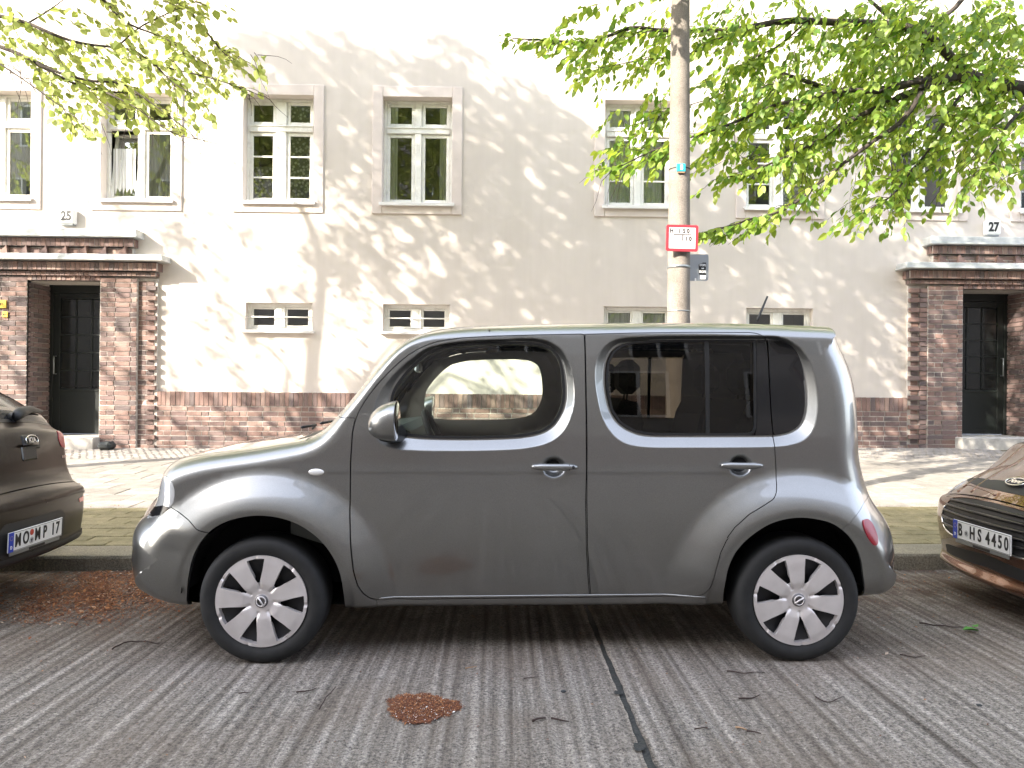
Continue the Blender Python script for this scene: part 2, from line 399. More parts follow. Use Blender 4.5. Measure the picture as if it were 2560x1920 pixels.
def jedge(y, s): return s * (.014 + .0018 * np.sin(y * 23 + s) + .002 * np.sin(y * 61 + 2 * s) + .002 * np.sin(y * 140) + .001 * np.sin(y * 290 + s))
ys = np.concatenate([np.linspace(-1, 1.6, 14), np.linspace(1.68, 5.46, 90)])
for xa, xb, s in ((-9.0, JX, -1), (JX, 9.0, 1)):
    n = int((xb - xa) / .018)
    U = np.linspace(0, 1, n); Y = ys
    UU, YY = np.meshgrid(U, Y, indexing='ij')
    ja = JX + jedge(YY, s)
    XX = (xa + (ja - xa) * UU) if s < 0 else (ja + (xb - ja) * UU)
    ZZ = groad(XX, YY) + groove(XX, YY) - .004 * np.exp(-((XX - JX) / .012) ** 2)
    a, b = XX.shape; V = np.stack([XX, YY, ZZ], -1).reshape(-1, 3); I = np.arange(a * b).reshape(a, b)
    F = np.stack([I[:-1, :-1], I[1:, :-1], I[1:, 1:], I[:-1, 1:]], -1).reshape(-1, 4)
    # slab edge facing the joint
    e = I[-1] if s < 0 else I[0]; nv = len(V); V2 = V[e].copy(); V2[:, 2] -= .025
    V = np.vstack([V, V2]); k = np.arange(len(e) - 1)
    F = np.vstack([F, np.stack([e[k], e[k + 1], nv + k + 1, nv + k], -1)])
    link('concrete_bay', mesh('concrete_bay', V, F, M['road'], True), road)
jy = np.linspace(-1, KY, 260); V = []; F = []
for i, y in enumerate(jy):
    for s in (-1, -.3, .3, 1):
        x = JX + s * .030
        V.append((x, y, float(groad(x, y)) - .006 + (.0018 * math.sin(y * 47 + s * 3) - .003 * (abs(s) == 1)) + .0015 * rng.random()))
for i in range(len(jy) - 1):
    for k in range(3): F.append((i * 4 + k, i * 4 + k + 1, i * 4 + k + 5, i * 4 + k + 4))
link('joint_filler', mesh('joint_filler', V, F, M['tar'], True), road)

# kerb of granite stones
kerb = empty('kerb', (0, KY, 0), kind='structure')
x = -14.0; k = 0
while x < 14:
    L = .98
    b = MB(); z0 = -.25; zt = lambda xx, yy: float(gpav(xx, KY)) + .004
    n = 6
    xs_ = [x + .004 + (L - .008) * t / n for t in range(n + 1)]
    prof = [(KY, -.3), (KY, -.022), (KY + .006, -.006), (KY + .022, 0.0), (KY + .30, .006), (KY + .305, -.02)]
    V = []
    for xx in xs_:
        for (py, pz) in prof: V.append((xx, py + rng.uniform(-.002, .002), float(gpav(xx, KY)) + pz + rng.uniform(-.0015, .0015)))
    m_ = len(prof)
    F = [(i * m_ + j, i * m_ + j + 1, (i + 1) * m_ + j + 1, (i + 1) * m_ + j) for i in range(n) for j in range(m_ - 1)]
    F += [tuple(range(m_)), tuple(range(n * m_ + m_ - 1, n * m_ - 1, -1))]
    me = mesh('kerbstone', V, F, M['kerb'])
    o = link('kerbstone', me, kerb)
    x += L; k += 1

# pavement bed with rows of mossy pavers, big grey slabs and a strip of small cobbles along the wall
pave = sheet('pavement', np.linspace(-30, 30, 61), np.linspace(KY + .3, WY + 1.5, 16), lambda x, y: gpav(np.clip(x, -14, 14), y) - .012, M['soil'])
def paver(name, x0, x1, y0, y1, mat, gap=.006, tilt=.003, th=.05):
    """one paving stone of its own, top following the fall of the pavement"""
    a = gap / 2; dz = rng.uniform(-.003, .003)
    c = []
    for (xx, yy) in ((x0 + a, y0 + a), (x1 - a, y0 + a), (x1 - a, y1 - a), (x0 + a, y1 - a)):
        xx += rng.uniform(-.002, .002); yy += rng.uniform(-.002, .002)
        c.append((xx, yy, float(gpav(xx, yy)) + dz + rng.uniform(-tilt, tilt) * .5))
    ch = .005; cx = (x0 + x1) / 2; cy = (y0 + y1) / 2
    top = [(px + (ch if px < cx else -ch), py + (ch if py < cy else -ch), pz) for px, py, pz in c]
    mid = [(px, py, pz - ch) for px, py, pz in c]; bot = [(px, py, pz - th) for px, py, pz in c]
    V = top + mid + bot
    F = [(0, 1, 2, 3)] + [(i, i + 4, (i + 1) % 4 + 4, (i + 1) % 4) for i in range(4)] + [(i + 4, i + 8, (i + 1) % 4 + 8, (i + 1) % 4 + 4) for i in range(4)]
    return V, F
def rows(name, ya, yb, dy, dx, mat, singles, xr=(-8, 8), gap=.008):
    """rows of stones between ya and yb; those in the gaps between the cars are objects, the rest one joined part"""
    rest = MB(); cnt = 0; r = 0; y = ya
    nr = max(1, round((yb - ya) / dy)); dy = (yb - ya) / nr
    while r < nr:
        x = xr[0] - (r % 2) * dx * .5
        while x < xr[1]:
            V, F = paver(name, x, x + dx, y, y + dy, mat, gap)
            cx = x + dx / 2; px = J([cx, y + dy / 2, float(gpav(cx, y))])[0]
            vis = (170 < px < 440 + (y - 6) * 60) or (2120 < px < 2440)
            if vis and cnt < singles:
                link(name, mesh(name, V, F, M[mat]), pave); cnt += 1
            else: rest.add(V, F)
            x += dx
        y += dy; r += 1
    o = rest.build(name, M[mat], pave, fix=False); o['kind'] = 'stuff'
    return cnt
c1_ = rows('paving_stone', KY + .31, 7.25, .155, .42, 'paver_mossy', 110)
c2_ = rows('paving_slab', 7.25, 11.0, .36, .50, 'paver_grey', 80)
c3_ = rows('cobblestone', 11.0, WY - .06, .10, .11, 'cobble_grey', 90, gap=.014)
# ------------------------------------------------------------------ apartment building with the two brick entrances
bld = empty('apartment_building', (0, WY, .25), 'long pale plastered apartment building with brick plinth and white sash windows behind the parked cars', 'building')
def rect_d(x0, x1, y0, y1, Y=WY):
    """display-pixel rectangle to a level rectangle on the wall"""
    cx, cy = (x0 + x1) / 2, (y0 + y1) / 2
    a = P(*D(x0, cy), Y)[0]; b = P(*D(x1, cy), Y)[0]; t = P(*D(cx, y0), Y)[2]; u = P(*D(cx, y1), Y)[2]
    return [a, b, u, t]
# upper windows (display pixels of the opening)
up_px = [(-82, 65, 196, 430), (222, 371, 204, 432), (528, 676, 206, 437), (829, 974, 209, 442), (1308, 1453, 217, 447), (1613, 1758, 222, 449), (1924, 2068, 228, 452), (2203, 2350, 232, 457)]
lo_px = [(530, 674, 653, 712), (827, 971, 658, 717), (1304, 1452, 661, 722), (1612, 1756, 667, 726)]
ups = [rect_d(*q) for q in up_px]; los = [rect_d(*q) for q in lo_px]
zt = np.mean([u[3] for u in ups]); zb = np.mean([u[2] for u in ups])
for u in ups: u[2] = zb; u[3] = zt; c = (u[0] + u[1]) / 2; u[0] = c - .57; u[1] = c + .57
zt2 = np.mean([u[3] for u in los]); zb2 = np.mean([u[2] for u in los])
for u in los: u[2] = zb2; u[3] = zt2
# entrances
PX0, PX1 = P(66, 900, 12.4)[0], P(248, 900, 12.4)[0]
dtop = P(160, 701, 12.4)[2]
QX0 = P(2407, 900, 12.4)[0]; QX1 = QX0 + (PX1 - PX0)
qtop = P(2450, 723, 12.4)[2]
base25 = float(gpav(-7, WY)); base27 = float(gpav(6.5, WY))
step25 = P(200, 1092, 12.4)[2]; step27 = P(2440, 1092, 12.4)[2]
doors = [[PX0, PX1, step25, dtop], [QX0, QX1, step27, qtop]]
H = 15.0; XL, XR = -26.0, 26.0
up2 = [[u[0], u[1], u[2] + 3.6 * f, u[3] + 3.6 * f] for f in (1, 2) for u in ups]
holes = ups + los + doors + up2
xs_ = sorted({XL, XR} | {round(h[i], 4) for h in holes for i in (0, 1)})
zs_ = sorted({-.1, H} | {round(h[i], 4) for h in holes for i in (2, 3)})
V = []; F = []
def inhole(x, z): return any(h[0] < x < h[1] and h[2] < z < h[3] for h in holes)
for i in range(len(xs_) - 1):
    for j in range(len(zs_) - 1):
        xa, xb, za, zb_ = xs_[i], xs_[i + 1], zs_[j], zs_[j + 1]
        if xb - xa < 1e-5 or zb_ - za < 1e-5 or inhole((xa + xb) / 2, (za + zb_) / 2): continue
        n = len(V); V += [(xa, WY, za), (xb, WY, za), (xb, WY, zb_), (xa, WY, zb_)]; F.append((n, n + 1, n + 2, n + 3))
DR = .16
for h in ups + los + up2:
    a, b, c, d = [round(v, 4) for v in h]; n = len(V); e = WY + DR + .1
    V += [(a, WY, c), (b, WY, c), (b, WY, d), (a, WY, d), (a, e, c), (b, e, c), (b, e, d), (a, e, d)]
    F += [(n, n + 4, n + 5, n + 1), (n + 1, n + 5, n + 6, n + 2), (n + 2, n + 6, n + 7, n + 3), (n + 3, n + 7, n + 4, n)]
# side and back of the block
n = len(V); e = WY + 12
V += [(XL, WY, -.1), (XL, WY, H), (XL, e, H), (XL, e, -.1), (XR, WY, -.1), (XR, WY, H), (XR, e, H), (XR, e, -.1)]
F += [(n, n + 1, n + 2, n + 3), (n + 7, n + 6, n + 5, n + 4), (n + 3, n + 2, n + 6, n + 7), (n + 1, n + 5, n + 6, n + 2)]
link('wall', mesh('wall', V, F, M['plaster']), bld)
MB().box(XL - .3, XR + .3, WY - .4, WY + 12.3, H, H + .25).build('roof', M['zinc'], bld)

def room(m, a, b, c, d, y0, y1, mi=0):
    V = [(a, y0, c), (b, y0, c), (b, y0, d), (a, y0, d), (a, y1, c), (b, y1, c), (b, y1, d), (a, y1, d)]
    m.add(V, [(0, 4, 5, 1), (1, 5, 6, 2), (2, 6, 7, 3), (3, 7, 4, 0), (4, 7, 6, 5)], mi)
def frame_bars(m, a, b, c, d, y, t, dep, mi=0, bev=.004):
    m.box(a, a + t, y, y + dep, c, d, mi, bev); m.box(b - t, b, y, y + dep, c, d, mi, bev)
    m.box(a + t + .0015, b - t - .0015, y + .001, y + dep - .001, d - t, d - .001, mi, bev); m.box(a + t + .0015, b - t - .0015, y + .001, y + dep - .001, c + .001, c + t, mi, bev)
def upper_window(k, h, style):
    a, b, c, d = h; e = WY + DR; w_ = b - a
    fm = MB(); ft = .045
    frame_bars(fm, a, b, c, d, e, ft, .07)
    cx = (a + b) / 2; tz = c + (d - c) * .715                       # transom height
    fm.box(a + ft + .002, b - ft - .002, e - .03, e + .068, tz - .055, tz + .055, 0, .008)
    fm.box(a + ft + .002, b - ft - .002, e - .045, e - .028, tz + .03, tz + .05, 0, .004)
    mw = .055 if style != 'wide' else .085
    fm.box(cx - mw, cx + mw, e - .025, e + .066, c + ft + .002, tz - .057, 0, .008)
    fm.box(cx - mw, cx + mw, e - .022, e + .064, tz + .057, d - ft - .002, 0, .008)
    fr = fm.build('window', M['white'], bld)
    panes = []
    for (xa, xb) in ((a + ft, cx - mw), (cx + mw, b - ft)):
        for (za, zz, low) in ((c + ft, tz - .057, 1), (tz + .057, d - ft, 0)):
            sm = MB(); st = .055
            frame_bars(sm, xa + .003, xb - .003, za + .003, zz - .003, e + .006, st, .045)
            pa, pb, pc, pd = xa + st, xb - st, za + st, zz - st
            opened = (style == 'open' and low and xa < cx - .3)
            if style in ('bars', 'wide') and low:
                for q in (1, 2): zq = pc + (pd - pc) * q / 3; sm.box(pa + .001, pb - .001, e + .012, e + .036, zq - .014, zq + .014, 0, .004)
            if style == 'grid1' and low:
                zq = pc + (pd - pc) * .35; sm.box(pa + .001, pb - .001, e + .012, e + .036, zq - .014, zq + .014, 0, .004)
            s_ = sm.build('casement', M['white'], fr)
            g = MB(); g.box(pa - .004, pb + .004, e + .024, e + .030, pc - .004, pd + .004)
            gl = g.build('pane', M['wglass'], fr)
            if opened:                                               # tilted into the room
                for o_ in (s_, gl):
                    piv = Vector((0, e + .03, za)); o_.data.transform(Matrix.Translation(piv) @ Matrix.Rotation(math.radians(-9), 4, 'X') @ Matrix.Translation(-piv))
    sm = MB(); sm.box(a - .045, b + .045, WY - .075, WY + DR + .004, c - .022, c + .006, 0, .004); sm.box(a - .045, b + .045, WY - .078, WY - .066, c - .05, c - .018, 0, .003)
    sm.build('sill', M['sill'], fr)
    # flat raised band around the opening
    tb = MB(); t = .165; y0 = WY - .027; o_ = .05
    A, B, Cc, Dd = a - t, b + t, c - t - .01, d + t + .01
    tb.box(A, a - .0, y0, WY + .01, Cc, Dd, 0, .006); tb.box(b, B, y0, WY + .01, Cc, Dd, 0, .006)
    tb.box(a + .001, b - .001, y0 + .001, WY + .01, d, Dd - .001, 0, .006); tb.box(a + .001, b - .001, y0 + .001, WY + .01, Cc + .001, c - .023, 0, .006)
    tb.build('window_surround', M['trim'], fr)
    rm = MB(); room(rm, a - .3, b + .3, c - .2, d + .3, e + .1, e + 1.6); rm.build('room', M['dark'], fr, fix=False)
    def drape(xa, xb, za, zz, mat, yy, amp=.011, pitch=.07):
        n = max(6, int((xb - xa) / .008)); V = []
        for i in range(n + 1):
            x = xa + (xb - xa) * i / n; y = yy + amp * math.sin(x * 2 * PI / pitch + 1.3 * math.sin(x * 9)) + amp * .4 * math.sin(x * 143)
            V += [(x, y, za), (x, y, zz)]
        link('curtain', mesh('curtain', V, [(2 * i, 2 * i + 2, 2 * i + 3, 2 * i + 1) for i in range(n)], mat, True), fr)
    if style == 'open':
        drape(a + .08, cx - .12, c + .03, tz - .35, M['curtain'], e + .050, .007); drape(cx + .1, b - .12, c + .03, tz, M['curtain'], e + .050, .007)
    elif style == 'left': drape(a + .05, b - .20, c + .03, d - .05, M['curtain'], e + .050, .007); drape(b - .3, b - .05, c + .35, d - .05, M['curtain'], e + .050, .007)
    elif style == 'wide': drape(cx + .1, b - .05, c + .03, d - .1, M['lace'], e + .046, .003); drape(a + .05, cx - .1, c + .03, c + .65, M['lace'], e + .11, .004)
    elif style == 'grid1': drape(a + .05, cx - .09, c + .03, d - .1, M['curtain'], e + .050, .007); drape(cx + .1, cx + .42, c + .03, d - .1, M['curtain'], e + .050, .007)
    elif style == 'clear': drape(a + .04, a + .22, c + .03, d - .05, M['curtain'], e + .050, .007); drape(b - .22, b - .04, c + .03, d - .05, M['curtain'], e + .050, .007)
    elif style == 'bars': drape(cx + .12, b - .06, c + .03, c + .9, M['lace'], e + .046, .003)
for k, (h, s) in enumerate(zip(ups, ['left', 'open', 'wide', 'clear', 'grid1', 'bars', 'dark', 'dark'])): upper_window(k, h, s)
for h in up2: 
    a, b, c, d = h; m_ = MB(); frame_bars(m_, a, b, c, d, WY + DR, .06, .07); m_.box((a + b) / 2 - .06, (a + b) / 2 + .06, WY + DR - .02, WY + DR + .06, c + .062, d - .062, 0, .006)
    f_ = m_.build('window', M['white'], bld); MB().box(a + .05, b - .05, WY + DR + .03, WY + DR + .036, c + .05, d - .05).build('pane', M['doorglass'], f_)
def cellar_window(k, h):
    a, b, c, d = h; e = WY + .12
    fm = MB(); frame_bars(fm, a, b, c, d, e, .06, .07); cx = (a + b) / 2
    fm.box(cx - .075, cx + .075, e - .02, e + .066, c + .062, d - .062, 0, .006)
    fm.box(cx + .012, cx + .022, e - .028, e - .018, c + .07, d - .07)
    fr = fm.build('cellar_window', M['white'], bld)
    for xa, xb in ((a + .06, cx - .075), (cx + .075, b - .06)):
        s_ = MB(); frame_bars(s_, xa + .002, xb - .002, c + .063, d - .063, e + .005, .03, .045); s_.build('casement', M['white'], fr)
        MB().box(xa + .03, xb - .03, e + .025, e + .03, c + .09, d - .09).build('pane', M['wglass'], fr)
        if k == 2:
            n = 24; V = []
            for i in range(n + 1):
                x = xa + .03 + (xb - xa - .06) * i / n; zz = c + .12 + .06 * (abs((i % 6) - 3) / 3)
                V += [(x, e + .09 + .006 * math.sin(i * 1.7), zz), (x, e + .09 + .006 * math.sin(i * 1.7), d - .07)]
            link('curtain', mesh('curtain', V, [(2 * i, 2 * i + 2, 2 * i + 3, 2 * i + 1) for i in range(n)], M['curtain'], True), fr)
    if k < 2:
        MB().tube([(a - .01, e - .05, (c + d) / 2), (b + .01, e - .05, (c + d) / 2)], .011, 8).build('security_bar', M['white'], fr, True)
    sm = MB(); sm.box(a - .04, b + .04, WY - .09, WY + .13, c - .045, c - .002, 0, .006); sm.build('sill', M['sill'], fr)
    rm = MB(); room(rm, a - .2, b + .2, c - .3, d + .2, e + .09 + .03, e + 1.2); rm.build('room', M['dark'], fr, fix=False)
for k, h in enumerate(los): cellar_window(k, h)

# ---- brick by brick
_bm = {}
def brick_mesh(L, Hh, Dp, m_, s):
    key = (round(L, 3), round(Hh, 3), round(Dp, 3), m_, s)
    if key not in _bm:
        r = random.Random(hash(key) & 0xffff); b = MB(); b.box(0, L, 0, Dp, 0, Hh, 0)
        V = [(x + r.uniform(-.0025, .0025), y + r.uniform(-.003, .003), z + r.uniform(-.0018, .0018)) for x, y, z in b.V]
        _bm[key] = mesh('brick', V, b.F, M['bricks'][m_])
    return _bm[key]
class Wall:
    """a holder whose bricks are single parts up to a limit, the rest joined"""
    def __init__(s, holder, limit=300, stuffname='brick'): s.h = holder; s.lim = limit; s.c = []; s.off = wpos(holder)
    def brick(s, x, y, z, L, Hh, Dp, dark=0, prio=0):
        m_ = rng.choices(range(6), [4, 4, 3, 2 + dark * 3, 2 - min(dark, 1), 3])[0]
        s.c.append((prio, x, y + rng.uniform(-.004, .003), z, L, Hh, Dp, m_, rng.randint(0, 3)))
    def done(s):
        def vis(q):
            px = J([q[1] + q[4] / 2, q[2], q[3] + q[5] / 2]); x, y = px
            inf = 0 < x < 2560 and 0 < y < 1130
            hid = (x < 160 and y > 1010) or (480 < x < 2130 and y > 1060) or (860 < x < 2120 and y > 900 and not (1060 < x < 1350 and y < 1050)) or (x > 2450 and y > 1110)
            return (0 if inf and not hid else 1, q[0], -q[4] * q[5])
        s.c.sort(key=vis); rest = MB()
        for i, q in enumerate(s.c):
            _, x, y, z, L, Hh, Dp, m_, sd = q
            if i < s.lim:
                o = bpy.data.objects.new('brick', brick_mesh(L, Hh, Dp, m_, sd)); COL.objects.link(o); o.parent = s.h; o.location = Vector((x, y, z)) - s.off
            else:
                if Dp > 0: rest.box(x, x + L, y, y + Dp, z, z + Hh, m_)
        if rest.F: o = rest.build('brick', M['bricks'], s.h, fix=False); o['kind'] = 'stuff'
CH = .0805; BH = .0685; BL = .25; J_ = .0145
def courses(W, x0, x1, z0, z1, y, dp=.05, dark=0, top_down=False, keep=None, off=0):
    n = max(1, int(round((z1 - z0) / CH))); ch = (z1 - z0) / n
    for r in range(n):
        x = x0; z = z0 + r * ch; st = (r + off) % 2; first = True
        seq = 0
        while x < x1 - .03:
            L = .115 if ((seq + st) % 3 == 2) else BL
            if first and st: L = .115
            first = False; L = min(L, x1 - x)
            if x1 - x - L < .07: L = x1 - x
            if keep is None or keep(x + L / 2, z + ch / 2): W.brick(x + J_ / 2, y, z + J_ / 2, L - J_, ch - J_, dp, dark)
            x += L; seq += 1
def soldiers(W, x0, x1, z0, h, y, dp=.05, dark=0, wd=.0765):
    n = max(1, int(round((x1 - x0) / wd))); wd = (x1 - x0) / n
    for i in range(n): W.brick(x0 + i * wd + .005, y, z0, wd - .01, h, dp, dark)

# plinth
plz = float(np.mean([P(390, 977, WY)[2], P(2145, 994, WY)[2]]))
EX0 = P(*D(335, 800), 12.4)[0]; EX1 = P(2274, 900, 12.4)[0]          # inner edges of the brick entrances
pl = empty('brick_plinth', (0, WY, .25)); pl.parent = bld; pl.location = (0, 0, 0)
m_ = MB(); m_.box(EX0, EX1, WY - .052, WY + .01, -.05, plz - .003); m_.build('mortar', M['mortar'], pl)
Wp = Wall(pl, 300); CY = WY - .06
courses(Wp, EX0 + .01, EX1 - .01, plz - .235 - 9 * CH - .0, plz - .235, CY, .04)
courses(Wp, EX0 + .01, EX1 - .01, plz - .235 - 12 * CH, plz - .235 - 9 * CH, CY, .04)
soldiers(Wp, EX0 + .01, EX1 - .01, plz - .228, .226, CY - .004, .045)
Wp.done()

def entrance(side, x_in, dr, base, ztop_px, num):
    """side=+1: the entrance ends on its right (left of the picture), -1: mirrored"""
    a, b, sill, dt = dr; s = side
    en = empty('brick_entrance', (0, 0, 0)); en.parent = bld
    YF = 12.40
    def X(u): return x_in - s * u                                   # u metres inward from the free edge
    z_led = ztop_px['ledge']; z_cap = ztop_px['cap']
    far = X(4.2)
    lo, hi = min(far, x_in), max(far, x_in)
    body_top = z_led - .27
    mo = MB()
    def mbox(u0, u1, y0, z0, z1):
        xa, xb = sorted((X(u0), X(u1))); mo.box(xa, xb, y0, WY + .01, z0, z1)
    ua, ub = sorted((s * (x_in - a), s * (x_in - b)))               # door opening in u
    mbox(.30, ua, YF + .010, base - .1, body_top); mbox(ub, 4.2, YF + .010, base - .1, body_top)
    mbox(ua + .001, ub - .001, YF + .011, dt, body_top - .001); mbox(0, .299, YF + .06, base - .1, body_top - .002)
    # reveals of the door recess
    RY = YF + .65
    mo.add([(a, YF + .01, base), (a, RY, base), (a, RY, dt), (a, YF + .01, dt)], [(0, 1, 2, 3)]); mo.add([(b, YF + .01, base), (b, RY, base), (b, RY, dt), (b, YF + .01, dt)], [(3, 2, 1, 0)])
    mo.add([(a, YF + .01, dt), (a, RY, dt), (b, RY, dt), (b, YF + .01, dt)], [(0, 1, 2, 3)])
    mo.build('mortar', M['mortar'], en, fix=False)
    Wb = Wall(en, 300)
    # toothed corner strip: every other course stands proud
    n = int((body_top - base) / CH)
    for r in range(n):
        z = base + r * CH + J_ / 2; xa, xb = sorted((X(.0), X(.165)))
        if r % 2 == 0: Wb.brick(xa + .004, YF + .0, z, xb - xa - .008, CH - J_, .065, 0)
        else:
            xc = sorted((X(.045), X(.165))); Wb.brick(xc[0] + .004, YF + .048, z, xc[1] - xc[0] - .008, CH - J_, .02, 1)
        xa, xb = sorted((X(.17), X(.30)))
        Wb.brick(xa + .004, YF + (.055 if s > 0 else .012), z, xb - xa - .008, CH - J_, .02, 1)
    xa, xb = sorted((X(.30), X(ua))); courses(Wb, xa + .004, xb - .002, base, body_top, YF, .03, .3 if s > 0 else 1)
    xa, xb = sorted((X(ub), X(4.2))); courses(Wb, xa + .002, xb, base, body_top, YF, .03, .3 if s > 0 else 1)
    xa, xb = sorted((X(ua), X(ub))); soldiers(Wb, xa, xb, dt + .004, .22, YF - .002, .03)
    if body_top - dt - .23 > .05: courses(Wb, xa, xb, dt + .23, body_top, YF, .03)
    # side face of the recess that shows
    xj = a if s > 0 else b
    for r in range(int((dt - sill) / CH)):
        zz = sill + r * CH
        for q, (ya, yb) in enumerate(((.035, .27), (.28, .52), (.53, .64)) if r % 2 else ((.035, .15), (.16, .40), (.41, .64))):
            x0_ = xj - .006 if s > 0 else xj - .02
            Wb.c.append((5, x0_, YF + ya, zz + .006, .026, CH - J_, yb - ya, rng.choice([2, 3, 5]), rng.randint(0, 3)))
    # cornice: two rows of soldiers under a ledge, a frieze with dentils, a cap
    def tier(u0, z0, h, y, dark=0):
        xa, xb = sorted((X(u0), X(4.2))); mo2.box(xa + .004, xb - .004, y + .008, WY + .01, z0 + .004, z0 + h - .004); soldiers(Wb, xa, xb, z0, h, y, .03, dark, .0765)
        # bricks on the return
        xr = X(u0); yy = y + .04
        while yy < WY - .02:
            x0_ = xr - .012; Wb.c.append((6, x0_, yy, z0, .014 if s < 0 else .016, h, .066, rng.randint(0, 5), 0)); yy += .0765
    mo2 = MB()
    tier(-.01, z_led - .245, .055, YF - .045)
    tier(-.06, z_led - .165, .125, YF - .115)
    # frieze
    xa, xb = sorted((X(.38), X(4.2)))
    mo2.box(xa, xb, YF + .0, WY + .01, z_led + .05, z_cap - .17)
    courses(Wb, xa, xb, z_led + .085, z_cap - .175, YF - .01, .02)
    tier(.34, z_cap - .150, .125, YF - .07)
    mo2.build('mortar', M['mortar'], en)
    # triangular dentils
    u = .45
    while u < 4.1:
        x0_ = X(u); d_ = MB(); zc = z_led + .105
        pr = [(0, 0), (.13 * -s, 0), (.0, .13)]
        d_.prism([(x0_, zc), (x0_ - s * .13, zc + .005), (x0_ - s * .015, zc + .125)], YF - .075, YF + .03)
        d_.build('dentil', M['bricks'][int(u * 7) % 3], en); u += .315
    # metal ledges
    lm = MB()
    xa, xb = sorted((X(-.20), X(4.2))); lm.box(xa, xb, YF - .25, WY - .001, z_led - .022, z_led + .012, 0, .005); lm.box(xa + .012, xb - .012, YF - .235, WY - .002, z_led + .013, z_led + .075, 0, .006)
    lm.build('ledge', M['zinc'], en)
    lm = MB(); xa, xb = sorted((X(.24), X(4.2))); lm.box(xa, xb, YF - .17, WY - .001, z_cap - .012, z_cap + .022, 0, .005); lm.box(xa + .012, xb - .012, YF - .155, WY - .002, z_cap + .023, z_cap + .115, 0, .006)
    lm.build('ledge', M['zinc'], en)
    Wb.done()
    # door in the recess
    d_ = MB(); y = RY - .05
    d_.box(a, a + .07, y, y + .06, sill, dt, 0, .004); d_.box(b - .07, b, y, y + .06, sill, dt, 0, .004); d_.box(a + .071, b - .071, y, y + .06, dt - .13, dt, 0, .004)
    dr_ = d_.build('entrance_door', M['door'], en)
    lf = MB(); la, lb = a + .075, b - .075; lz = dt - .135; pz0 = sill + .78
    lf.box(la, la + .11, y + .01, y + .055, sill + .01, lz, 0, .004); lf.box(lb - .11, lb, y + .01, y + .055, sill + .01, lz, 0, .004)
    lf.box(la + .111, lb - .111, y + .012, y + .05, sill + .01, pz0, 0, .004); lf.box(la + .111, lb - .111, y + .004, y + .05, pz0 - .05, pz0 - .02, 0, .004)
    lf.box(la + .111, lb - .111, y + .012, y + .05, lz - .10, lz, 0, .004)
    ga, gb = la + .111, lb - .111; gz0, gz1 = pz0, lz - .10
    for q in (1, 2): xx = ga + (gb - ga) * q / 3; lf.box(xx - .012, xx + .012, y + .014, y + .04, gz0, gz1)
    for q in range(1, 5): zz = gz0 + (gz1 - gz0) * q / 5; lf.box(ga, gb, y + .016, y + .042, zz - .012, zz + .012)
    lf.build('door_leaf', M['door'], dr_)
    for q in range(3):
        for r in range(5):
            x1_ = ga + (gb - ga) * q / 3; z1_ = gz0 + (gz1 - gz0) * r / 5
            MB().box(x1_ + .012, x1_ + (gb - ga) / 3 - .012, y + .028, y + .034, z1_ + .012, z1_ + (gz1 - gz0) / 5 - .012).build('pane', M['doorglass'], dr_)
    hx = la + .05 if s > 0 else lb - .05
    hm = MB(); hm.tube([(hx, y + .01, sill + 1.02), (hx, y - .06, sill + 1.02), (hx, y - .06, sill + 1.32), (hx, y + .01, sill + 1.32)], .011, 8); hm.build('door_handle', M['alu'], dr_, True)
    # threshold step
    st = MB(); st.box(a - .12 if s < 0 else a - .02, b + .02, YF - .20, RY + .1, base - .1, sill - .004, 0, .01); st.build('doorstep', M['step'], en)
    # bell panel inside the reveal
    if s > 0:
        q = MB(); q.box(a + .002, a + .016, YF + .22, YF + .40, sill + 1.55, sill + 1.85, 0, .003); q.build('bell_panel', M['alu'], en)
    return en
zl25 = P(200, 644, 12.1)[2]; zc25 = P(200, 586, 12.15)[2]
zl27 = P(2400, 666, 12.1)[2]; zc27 = P(2430, 606, 12.15)[2]
entrance(1, EX0, doors[0], base25 - .02, dict(ledge=zl25, cap=zc25), 25)
entrance(-1, EX1, doors[1], base27 - .02, dict(ledge=zl27, cap=zc27), 27)

def number_box(px, txt, mat, label):
    c = P(*px, 12.38); e = empty('house_number_lamp', (c[0], WY, c[2]), label, 'house number')
    b = MB(); b.box(c[0] - .125, c[0] + .125, WY - .115, WY - .01, c[2] - .12, c[2] + .12, 0, .018); b.build('housing', M['paper'], e)
    b = MB(); b.box(c[0] - .10, c[0] + .10, WY - .10, WY - .0, c[2] - .145, c[2] - .121, 0, .004); b.build('bracket', M['alu'], e)
    o = link('lettering', text_me(txt, .205, mat, .82, .009), e, (c[0] , WY - .1172, c[2]))
number_box((165, 540), '25', M['inkgrey'], 'white square house number 25 above the left brick entrance')
number_box((2485, 568), '27', M['ink'], 'white square house number 27 above the right brick entrance')
# yellow plates beside door 25
for (px, sx, sz, lb) in (((3, 760), .075, .13, 'larger yellow plate on the brick left of door 25, the upper of the two'), ((12, 786), .04, .09, 'smaller yellow plate on the brick left of door 25, the lower of the two')):
    c = P(*px, 12.37); b = MB(); b.box(c[0] - sx * 1.2, c[0] + sx, 12.375, 12.39, c[2] - sz * .5, c[2] + sz * .5, 0, .003)
    e = empty('yellow_plate', (c[0], 12.39, c[2]), lb, 'sign'); b.build('plate', M['yellow'], e)
    q = MB(); q.box(c[0] - .03, c[0] - .01, 12.371, 12.374, c[2] - .015, c[2] + .015); q.box(c[0] + .005, c[0] + .02, 12.371, 12.374, c[2] - .005, c[2] + .012); q.build('marking', M['ink'], e)
